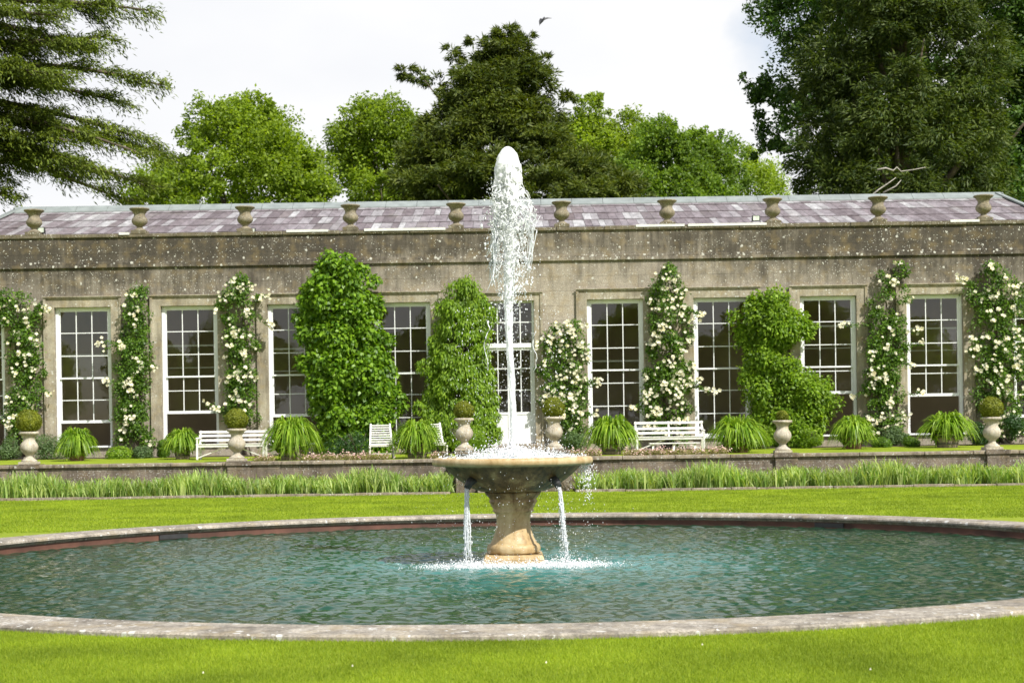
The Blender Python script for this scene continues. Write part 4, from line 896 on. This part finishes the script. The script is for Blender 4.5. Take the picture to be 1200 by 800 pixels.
# ------------------------------------------------------------------ climbers
def interp_rows(rows, y):
    ys = [r_[0] for r_ in rows]; return np.interp(y, ys, [r_[1] for r_ in rows]), np.interp(y, ys, [r_[2] for r_ in rows])
def climber(name, rows, label, mat, thick, nclump, lpc, Ls, Ws, rad, blooms=0, D0=FY-.12, droop=.5, top_bias=0, arms=(), cat='climber', group='climbers on the facade', trunks=2, edge=.75, wav=.22):
    ys = np.array([r_[0] for r_ in rows]); wts = np.array([r_[2]-r_[1] for r_ in rows], float)
    yy = rng.uniform(ys[0], ys[-1], nclump*3); xl, xr = interp_rows(rows, yy); keep = rng.uniform(0, wts.max(), len(yy)) < (xr-xl)+4; yy, xl, xr = yy[keep][:nclump], xl[keep][:nclump], xr[keep][:nclump]
    base_px = (rows[-1][1]+rows[-1][2])/2; bp = at(base_px, rows[-1][0], D0-.2); t = thing(name, (bp.x, D0-.2, FZ), label, cat, group); O = np.array([bp.x, D0-.2, FZ])
    u = rng.uniform(-1, 1, len(yy)); s = FPX/D0; parts = []; cs = []
    for k in range(len(yy)):
        xc, hw_ = (xl[k]+xr[k])/2, max(2, (xr[k]-xl[k])/2); r_ = rad*random.choice([.5, .7, .9, 1.1, 1.35])*random.uniform(.9, 1.1); hw_in = max(0, hw_-r_*s*edge)
        hw_in *= 1+wav*mnoise.noise(Vector((yy[k]*.055, base_px, 1 if u[k] > 0 else 5))) ; p = at(xc+u[k]*hw_in, yy[k], D0)
        q = thick*math.sqrt(max(.05, 1-u[k]**2))*random.uniform(.35, 1.0)+.55*thick*mnoise.noise(Vector((p.x*1.3, 0, p.z*1.3))); cs.append((np.array([p.x, D0-max(.03, q)*.8, p.z]), r_))
    armc = []
    for ax, ay, r_ in arms:
        p = at(ax, ay, D0-.1); c = np.array([p.x, D0-.3, p.z]); armc.append(c)
        if r_ > .15: cs.append((c, r_))
    for c, r_ in cs:
        m = lpc; d = rdir(m); d[:, 1] = -np.abs(d[:, 1])*1.0+.3*(rng.uniform(0, 1, m) < .25); d[:, 2] += .25; d = norm(d); P = c+d*r_*(rng.uniform(.55, 1.1, m)[:, None])
        Nn = norm(d*.8+rng.normal(0, .35, (m, 3))+np.array([.1, -.25, .55])); T = norm(rng.normal(0, .6, (m, 3))+d*.6+np.array([0, 0, -droop])); parts.append(leaves(P, T, Nn, Ls*rng.uniform(.65, 1.25, m), Ws*rng.uniform(.8, 1.2, m), .12))
    sprigs = []
    for c in armc:
        near = min((q for q, _ in cs), key=lambda q: np.linalg.norm(q-c)+.01); far = near+(near-c)*.3; sprigs.append((far, c)); ln = np.linalg.norm(c-far); m = int(26*ln/.3)+6; tt = rng.uniform(.2, 1, m); P = far+np.outer(tt, c-far)+rng.normal(0, .035, (m, 3)); P[:, 2] += .06*np.sin(tt*3.14)
        Nn = norm(rng.normal(0, .5, (m, 3))+np.array([0, -.4, .6])); parts.append(leaves(P, norm(rng.normal(0, .6, (m, 3))+np.array([0, 0, -.3])), Nn, Ls*.8, Ws*.8, .12))
    V, F = merge(parts); np_obj('foliage', V-O, F, mat, t)
    mb = MB()
    for fa, c in sprigs: fa, c_ = Vector(fa)-Vector(O), Vector(c)-Vector(O); mb.tube([fa, fa.lerp(c_, .5)+Vector((0, 0, .06)), c_], [.012, .009, .005], 5)
    p0 = at(base_px, rows[-1][0], D0)
    for k in range(trunks+2):
        pts = []; dx = random.uniform(-6, 6)
        for j, yv in enumerate(np.linspace(535, rows[0][0]+15, 10)):
            a_, b_ = interp_rows(rows, min(yv, rows[-1][0])); xx = (a_+b_)/2+dx+(random.uniform(-.3, .3))*(b_-a_)*.5; q = at(xx, yv, D0-.06); q.z = max(q.z, FZ-.03); pts.append(q-Vector(O))
        mb.tube(pts, list(np.linspace(.05, .012, 10)*(1 if k < trunks else .5)), 6)
    mb.build('stem', M['bark'], t, smooth=True)
    if blooms:
        parts = []; nb = 0
        heads = [(c, r_) for c, r_ in cs]; random.shuffle(heads)
        while nb < blooms:
            c, r_ = random.choice(heads) if nb > 5*len(armc) or not armc else (armc[(nb//5) % len(armc)], .05); dx, dz = random.gauss(0, r_*.6), random.gauss(0, r_*.6); cc = c+np.array([dx, -r_*random.uniform(.85, 1.15)-.02, dz]); kk = random.choice([1, 1, 2, 3, 5])
            for j in range(kk):
                ctr = cc+rng.normal(0, .06, 3); rb = random.uniform(.035, .06); m = 9; a = np.linspace(0, 2*np.pi, m, endpoint=False)+random.random(); ax = norm(np.array([random.gauss(0, .5), -1+random.gauss(0, .2), .45+random.gauss(0, .4)])[None])[0]
                e1 = norm(np.cross(ax, [0, 0, 1.])[None])[0]; e2 = np.cross(ax, e1); ring = np.cos(a)[:, None]*e1+np.sin(a)[:, None]*e2; up_ = np.where(np.arange(m) % 2 == 0, .35, .95)[:, None]
                T = norm(ring+ax*up_); parts.append(leaves(np.repeat((ctr)[None], m, 0), T, norm(ax-ring*.5), rb*1.35, rb*1.3, -.1)); nb += 1
        for ax_, ay_, r_ in arms: pass
        V, F = merge(parts); setp(np_obj('blossoms', V-O, F, M['bloom'], t), kind='stuff')
    return t
rose = dict(mat=M['f_rose'], thick=.42, lpc=64, Ls=.085, Ws=.055, rad=.2, droop=.3, edge=.6)
climber('climbing_rose', [(345, -6, 30), (360, -15, 52), (400, 8, 50), (440, 12, 54), (480, 8, 50), (522, 5, 46)], 'cream climbing rose at the far left edge, behind the leftmost urn', nclump=130, blooms=150, arms=((57, 362, .09), (62, 366, .07), (60, 462, .06)), **rose)
climber('climbing_rose', [(338, 158, 178), (350, 145, 178), (400, 140, 178), (450, 133, 180), (500, 136, 182), (526, 138, 188)], 'cream climbing rose with few blooms between the second and third windows from the left', nclump=140, blooms=120, arms=((118, 402, .08), (122, 412, .06), (127, 447, .06), (186, 430, .07)), **rose)
climber('climbing_rose', [(327, 270, 300), (345, 257, 305), (375, 258, 303), (400, 266, 302), (440, 264, 302), (480, 262, 305), (500, 268, 305)], 'cream climbing rose above the left white bench', nclump=115, blooms=210, arms=((309, 349, .1), (316, 347, .09), (318, 382, .05), (252, 480, .08), (243, 474, .06)), **rose)
climber('tall_bushy_climber', [(306, 375, 400), (318, 362, 425), (335, 354, 436), (360, 353, 446), (385, 353, 450), (400, 355, 454), (420, 354, 460), (445, 360, 466), (475, 368, 466), (505, 374, 464), (532, 372, 460)], 'tall dense bright green climber, widest on the facade, behind the slatted chair', M['f_wist'], 1.0, 340, 95, .155, .11, .27, droop=.8, trunks=3, wav=.5, arms=((362, 345, .25), (356, 425, .25), (351, 372, .2), (469, 470, .25), (455, 400, .25), (408, 304, .16), (380, 312, .2), (438, 330, .22), (425, 318, .2), (372, 480, .25)))
climber('drooping_climber', [(332, 535, 552), (345, 520, 570), (365, 508, 578), (390, 503, 580), (410, 500, 580), (430, 496, 580), (450, 496, 582), (480, 490, 584), (500, 495, 586), (525, 505, 590)], 'feathery drooping green climber just left of the door and water jet', M['f_wist2'], .7, 260, 120, .15, .05, .27, droop=1.6, arms=((497, 428, .25), (506, 432, .25), (492, 476, .22)), trunks=2)
climber('climbing_rose', [(378, 655, 675), (390, 640, 688), (410, 633, 690), (440, 631, 694), (470, 634, 690), (490, 642, 692), (506, 650, 685)], 'short rounded cream climbing rose just right of the door', nclump=105, blooms=260, arms=((699, 445, .1), (702, 450, .09), (698, 486, .09), (628, 405, .07)), **rose)
climber('climbing_rose', [(316, 775, 790), (328, 765, 803), (345, 758, 805), (375, 760, 812), (410, 758, 812), (440, 752, 812), (470, 746, 812), (495, 750, 810), (515, 755, 805)], 'tall cream climbing rose with most blossoms, behind the right white bench', nclump=175, blooms=430, arms=((819, 371, .08), (822, 372, .06), (821, 446, .07), (830, 456, .07), (833, 460, .06), (742, 479, .08)), **rose)
climber('spreading_wall_shrub', [(350, 882, 925), (365, 862, 938), (380, 858, 950), (395, 858, 946), (408, 866, 925), (418, 870, 900), (428, 864, 925), (445, 868, 955), (460, 875, 972), (480, 880, 978), (500, 886, 972), (522, 895, 960)], 'bright yellow green tiered bush spreading over the wall at right', M['f_wist2'], .95, 300, 100, .13, .07, .27, droop=.5, trunks=2, wav=.45, arms=((948, 386, .24), (938, 372, .2), (977, 472, .27), (966, 450, .24), (858, 372, .22), (902, 345, .2), (885, 350, .2), (952, 512, .25), (872, 435, .25), (930, 430, .22)))
climber('climbing_rose', [(310, 1040, 1058), (322, 1028, 1068), (345, 1016, 1070), (370, 1013, 1062), (400, 1010, 1062), (440, 1010, 1058), (480, 1010, 1060), (510, 1012, 1065)], 'cream climbing rose between the two half open windows at right', nclump=135, blooms=230, arms=((986, 382, .09), (1075, 388, .09), (1078, 403, .07), (1066, 430, .07), (1077, 460, .06), (997, 467, .06)), **rose)
climber('climbing_rose', [(312, 1155, 1168), (326, 1135, 1185), (345, 1130, 1215), (375, 1135, 1200), (410, 1135, 1200), (450, 1140, 1205), (490, 1145, 1205), (516, 1150, 1205)], 'broad cream climbing rose at the far right edge, behind the rightmost urn', nclump=175, blooms=270, arms=((1122, 327, .07), (1128, 330, .07), (1134, 413, .08), (1135, 397, .06)), **rose)

# ------------------------------------------------------------------ trees
def wood(t, O, base, topz, r0, limbs, mat=None):
    mb = MB(); pts = []; n_ = 8
    for j in range(n_+1): f_ = j/n_; pts.append(base.lerp(topz, f_)+Vector((random.gauss(0, .15), random.gauss(0, .15), 0))*(1 if 0 < j < n_ else 0)-O)
    mb.tube(pts, [r0*(1-.88*(j/n_))+(.25*r0 if j == 0 else 0) for j in range(n_+1)], 9); mb.build('trunk', mat or M['bark'], t, smooth=True)
    mb = MB()
    for s_, e_, r_ in limbs:
        m_ = s_.lerp(e_, .5)+Vector((0, 0, -.06*(e_-s_).length)); mb.tube([s_-O, s_.lerp(m_, .5)-O, m_-O, m_.lerp(e_, .5)-O, e_-O], [r_, r_*.8, r_*.6, r_*.4, r_*.15], 6)
    if limbs: mb.build('limbs', mat or M['bark'], t, smooth=True)
def broad_tree(name, rows, D, label, mat, nlobes, lobe_r, clumps, lpc, Ls, Ws, group='trees beyond the orangery', flat=1.0, trunk_px=None, base_r=.4, depth=.8, zlow=5.0, loose=1.0, cat='tree', tipdown=0., needle=False, spikes=()):
    s = FPX/D; ys = [r_[0] for r_ in rows]
    # continue the crown below the roofline
    y_low = PY+(EYE-zlow)*s; xa, xb = rows[-1][1], rows[-1][2]; rows = list(rows)+[(rows[-1][0]+(y_low-rows[-1][0])*.5, xa+(xb-xa)*.05, xb-(xb-xa)*.05), (y_low, xa+(xb-xa)*.25, xb-(xb-xa)*.25)]
    tx = trunk_px if trunk_px is not None else (xa+xb)/2; bp = at(tx, 500, D); base = Vector((bp.x, D, 0.3)); O = base.copy()
    t = thing(name, base, label, cat, group); On = np.array(O)
    wmax = max(r_[2]-r_[1] for r_ in rows); lobes = []; guard = 0
    while len(lobes) < nlobes and guard < 9000:
        guard += 1; y = random.uniform(rows[0][0], rows[-1][0]); xl, xr = interp_rows(rows, y)
        if random.uniform(0, wmax) > (xr-xl)+wmax*.12: continue
        if y > 262 and random.random() < .72: continue
        r_ = lobe_r*random.choice([.45, .6, .8, 1, 1.2])*random.uniform(.85, 1.1); hw_ = (xr-xl)/2/s; r_ = min(r_, max(hw_*.75, lobe_r*.35)); ph = random.uniform(0, 2*math.pi)
        if math.sin(ph) > .3 and random.random() < .5: ph = -ph
        q = max(0, hw_-r_*.6)*(random.uniform(.2, 1)**.4); c = at((xl+xr)/2, y, D); c = Vector((c.x+q*math.cos(ph), D+q*depth*math.sin(ph), c.z-(r_*.6 if y < rows[0][0]+r_*s else 0))); lobes.append((c, r_))
    for ax, ay, r_ in spikes: lobes.append((at(ax, ay, D), r_))
    parts = []
    for c, r_ in lobes:
        nc = max(4, int(clumps*(r_/lobe_r)**2)); dd = rdir(nc); dd[:, 2] = dd[:, 2]*.9+.15; dd = norm(dd)
        for d_ in dd:
            cr_ = r_*random.uniform(.28, .45)*loose; cc = np.array(c)+d_*np.array([1, 1, flat])*r_*random.uniform(.6, .95); m = lpc; d = rdir(m); P = cc+d*np.array([1, 1, flat])*cr_*(rng.uniform(.3, 1.05, m)[:, None])
            out_ = norm((P-np.array(c))*np.array([1, 1, .6])); Nn = norm(d*.7+rng.normal(0, .5, (m, 3))+np.array([.1, -.3, .6])); T = norm(rng.normal(0, .6, (m, 3))+out_*(1.2 if needle else .6)+np.array([0, 0, -tipdown])); parts.append(leaves(P, T, Nn, Ls*rng.uniform(.6, 1.4, m), Ws*rng.uniform(.7, 1.3, m), .1))
    V, F = merge(parts); np_obj('crown', V-On, F, mat, t)
    top = at(tx*.3+.7*(rows[0][1]+rows[0][2])/2, rows[0][0]+12, D); limbs = []
    for c, r_ in random.sample(lobes, min(len(lobes), 26)):
        f_ = max(.15, min(.9, (c.z-base.z)/(top.z-base.z)*.72)); limbs.append((base.lerp(top, f_), c, base_r*.36*(1-f_*.6)))
    wood(t, O, base, top, base_r, limbs); return t
T1 = broad_tree('broadleaf_tree', [(110, 268, 296), (120, 248, 325), (138, 225, 345), (160, 203, 363), (180, 190, 375), (205, 165, 400), (240, 140, 425)], 97, 'wide bright green broadleaf tree left of centre, with sky showing through', M['f_broad'], 125, 1.7, 14, 75, .21, .15, base_r=.5, loose=1.0)
broad_tree('broadleaf_tree', [(112, 425, 455), (122, 405, 475), (145, 390, 498), (175, 388, 520), (200, 370, 545), (240, 350, 580)], 103, 'bright green broadleaf tree partly hidden behind the dark pointed conifer', M['f_broad'], 105, 1.8, 14, 70, .21, .15, base_r=.5)
broad_tree('pointed_conifer', [(24, 592, 598), (40, 578, 608), (62, 560, 624), (85, 538, 638), (100, 518, 646), (125, 508, 654), (150, 490, 662), (175, 462, 690), (205, 445, 735), (240, 430, 790)], 84, 'tall dark olive conifer with layered tiers behind the water jet', M['f_yew2'], 330, 1.25, 12, 62, .30, .075, flat=.5, base_r=.7, needle=True, loose=1.15, tipdown=.1,
           spikes=((474, 82, .5), (484, 88, .6), (496, 92, .7), (512, 96, .8), (664, 116, .5), (655, 120, .7), (528, 60, .5), (535, 66, .6), (615, 42, .5), (560, 48, .5), (637, 70, .5)))
broad_tree('broadleaf_tree', [(112, 688, 712), (125, 668, 735), (150, 652, 758), (180, 645, 765), (240, 620, 790)], 106, 'yellow green airy tree just right of the dark pointed conifer', M['f_lime'], 85, 1.6, 14, 70, .21, .15, base_r=.4)
broad_tree('broadleaf_tree', [(137, 758, 782), (148, 742, 800), (180, 735, 820), (210, 725, 840), (240, 700, 860)], 101, 'mid green rounded tree, left one of the low pair right of centre', M['f_mid'], 70, 1.4, 14, 70, .2, .14, base_r=.35)
broad_tree('broadleaf_tree', [(150, 808, 832), (162, 795, 852), (190, 795, 868), (215, 780, 885), (240, 770, 905)], 104, 'mid green rounded tree, right one of the low pair right of centre', M['f_mid'], 60, 1.3, 14, 70, .2, .14, base_r=.35)
broad_tree('broadleaf_tree', [(168, 868, 882), (180, 858, 892), (200, 845, 912), (240, 835, 925)], 112, 'small yellow green see-through tree between the low pair and the big dark trees', M['f_lime'], 40, 1.3, 12, 60, .2, .14, base_r=.3, loose=1.2)
broad_tree('big_oak', [(-110, 960, 1230), (-50, 905, 1280), (0, 888, 1300), (30, 888, 1310), (55, 902, 1310), (75, 905, 1310), (92, 878, 1300), (120, 882, 1300), (150, 890, 1290), (190, 908, 1280), (240, 920, 1270)], 80, 'huge deep green broadleaf tree at the top right corner, behind the dark yew', M['f_oak'], 290, 1.8, 14, 75, .2, .13, base_r=.9, trunk_px=1080, spikes=((882, 96, .8), (893, 100, 1), (908, 104, 1.2), (892, 12, .9), (904, 22, 1.2), (898, 175, .8), (910, 182, 1), (890, 130, .8), (902, 135, 1.1), (920, 40, 1.2), (905, 160, 1)))
yew = broad_tree('dark_yew', [(-90, 1010, 1110), (-40, 975, 1160), (0, 955, 1175), (50, 948, 1178), (90, 938, 1180), (130, 930, 1182), (180, 928, 1188), (240, 905, 1195)], 67, 'massive dark olive yew on the right in front of the deep green tree', M['f_yew'], 230, 1.25, 13, 66, .24, .06, flat=.7, base_r=.8, needle=True, tipdown=.35, loose=1.15)
mb = MB(); Oy = Vector(yew.location)
for pl in ([(1018, 232), (1030, 222), (1042, 214), (1050, 208)], [(1028, 199), (1038, 197), (1047, 200), (1051, 196), (1056, 201), (1070, 199), (1085, 196)], [(1035, 226), (1050, 218), (1056, 211)]):
    pts = [at(x, y, 67-6.3)-Oy for x, y in pl]; mb = MB(); mb.tube(pts, list(np.linspace(.04, .012, len(pts))), 6); mb.build('dead_branch', M['deadwood'], yew, smooth=True)

# cedar, trunk outside the frame to the left
D = 61.0; s = FPX/D; cb = at(-95, 500, D); cbase = Vector((cb.x, D, .3))
ced = thing('cedar_tree', cbase, 'great cedar reaching in from the top left with flat drooping tiers of needles', 'tree', 'trees beyond the orangery')
brs = [((-90, -60), (60, -28), (150, -8), 0), ((-90, 0), (60, -4), (172, 12), -1), ((-90, 20), (40, 28), (105, 62), 1.5), ((-90, 60), (30, 42), (108, 52), -2), ((-90, 85), (60, 62), (188, 100), -.5), ((-90, 90), (30, 88), (150, 122), 2), ((-90, 110), (40, 118), (175, 165), 0), ((-90, 130), (20, 125), (165, 180), -2.2),
       ((-90, 130), (50, 138), (192, 180), 1.2), ((-90, 150), (20, 160), (182, 222), -.6), ((-90, 165), (0, 150), (70, 162), -3), ((-90, 150), (30, 180), (120, 200), -3.4), ((-90, 200), (-20, 190), (35, 185), -2), ((-90, 120), (20, 190), (150, 235), .8), ((-90, 175), (-30, 215), (15, 232), -1.5), ((-90, 30), (10, 10), (60, 18), -3), ((-90, 60), (0, 80), (70, 88), -4), ((-90, 40), (10, 60), (130, 42), 3)]
mbw = MB(); parts = []; On = np.array(cbase)
# the same tiers on the far side of the trunk
brs += [((-90, a_[1]-6), (-235+random.uniform(-20, 20), b_[1]), (-190-c_[0]+random.uniform(-25, 25), c_[1]-5), -dy) for a_, b_, c_, dy in brs]
brs += [((-90, y_), (-70, y_-6), (-60+random.uniform(-40, 40), y_+8), sg_*random.uniform(5, 8)) for y_ in range(-90, 200, 32) for sg_ in (-1, 1)]
for (a_, b_, c_, dy) in brs:
    A = at(*a_, D); B = at(*b_, D+dy*.5); C_ = at(*c_, D+dy); pts = [((1-t)**2)*A+2*t*(1-t)*B+t*t*C_ for t in [i/13 for i in range(14)]]
    mbw.tube([p-cbase for p in pts], list(np.linspace(.2, .03, 14)), 6); Lb = (C_-A).length
    for t in [float(q_) for q_ in np.linspace(.2, 1, int(Lb*2.4))]:
        p = ((1-t)**2)*A+2*t*(1-t)*B+t*t*C_; ln0 = (1.9*(1-t)+.75)*random.uniform(.6, 1.15)
        for sg in (-1, 1):
            if random.random() < .34: continue
            dirv = Vector((random.uniform(.35, 1.0), sg*random.uniform(.5, 1.1), random.uniform(-.3, .22))).normalized(); ln = ln0; q = p+dirv*ln+Vector((0, 0, -.18*ln)); mbw.tube([p-cbase, p.lerp(q, .5)+Vector((0, 0, .05*ln))-cbase, q-cbase], [.03, .018, .006], 4)
            m = int(120*ln); tt = rng.uniform(.15, 1.05, m); off = rng.normal(0, 1, (m, 3))*np.array([.22, .22, .07])*(1-.3*tt[:, None]); off[:, 2] += .08-.10*np.abs(off[:, 1])*2-(rng.uniform(0, 1, m) < .38)*rng.uniform(0, .55, m)*tt
            P = np.array(p)+np.outer(tt*ln, np.array(dirv))+off; P[:, 2] -= .18*ln*tt**2
            T = norm(np.array(dirv)*.8+rng.normal(0, .45, (m, 3))+np.array([.15, 0, -.28])); Nn = norm(rng.normal(0, .35, (m, 3))+np.array([0, -.2, 1])); parts.append(leaves(P, T, Nn, rng.uniform(.12, .3, m), rng.uniform(.04, .07, m), .1))
mbw.tube([Vector((0, 0, 0)), Vector((.2, 0, 6)), Vector((0, .2, 12)), Vector((.2, 0, 20)), Vector((0, 0, 24))], [.9, .65, .5, .3, .1], 12)
mbw.build('trunk', M['bark'], ced, smooth=True); V, F = merge(parts); np_obj('crown', V-On, F, M['f_cedar'], ced)

# trees of the park on the viewer's side, mirrored in the window glass
spots = [(-44, .95, 'far left edge window'), (-34, .85, 'leftmost full window'), (-24, .98, 'second full window from the left'), (-15, .84, 'window left of the tall bushy climber'), (-6, .95, 'window right of the tall bushy climber'),
         (2, .82, 'door glass'), (10, .95, 'window right of the short rose'), (19, .83, 'window right of the tallest rose'), (28, .97, 'half open window beside the spreading shrub'), (38, .86, 'rightmost full window'), (48, .95, 'far right edge window')]
for i, (x, sc_, lb) in enumerate(spots):
    tree_copy(T1, (x, -42-9*(i % 2), -3.6), i*1.3, sc_*.78, 'tall tree behind the viewer mirrored in the '+lb, 'trees behind the viewer')

for i, x in enumerate((-50, -38, -29, -19, -10, -2, 6, 14, 24, 33, 43)):
    tree_copy(T1, (x, -66, -3.2), i*2.1+.5, .72, 'tree in the far row behind the viewer, number %s from the left' % ['one', 'two', 'three', 'four', 'five', 'six', 'seven', 'eight', 'nine', 'ten', 'eleven'][i], 'far trees behind the viewer')
# ------------------------------------------------------------------ swallow
bp = at(636, 24, 40); t = thing('bird', bp, 'small dark swallow flying in the sky above the trees', 'bird')
mb = MB(); mb.tube([(-.07, 0, -.10), (-.03, 0, -.04), (0, 0, 0), (.025, 0, .045), (.04, 0, .075)], [.004, .02, .028, .02, .006], 8); mb.build('body', M['bird'], t, smooth=True)
for V in ([(0, 0, .03), (.04, .02, .06), (.11, .05, .075), (.2, .08, .065), (.11, .05, .05), (.03, .0, .0)], [(-.02, 0, .04), (-.06, -.02, .035), (-.085, -.05, -.03), (-.075, -.06, -.14), (-.045, -.04, -.05), (-.01, 0, -.01)]):
    mb = MB(); k = len(V); mb.add(V+[(a, b+.006, c-.003) for a, b, c in V], [tuple(range(k)), tuple(reversed(range(k, 2*k)))]+[(i, i+k, (i+1) % k+k, (i+1) % k) for i in range(k)]); mb.build('wing', M['bird'], t)
t.scale = (1.15,)*3
print('BUILD DONE', sum(len(o.data.polygons) for o in bpy.data.objects if o.type == 'MESH'))
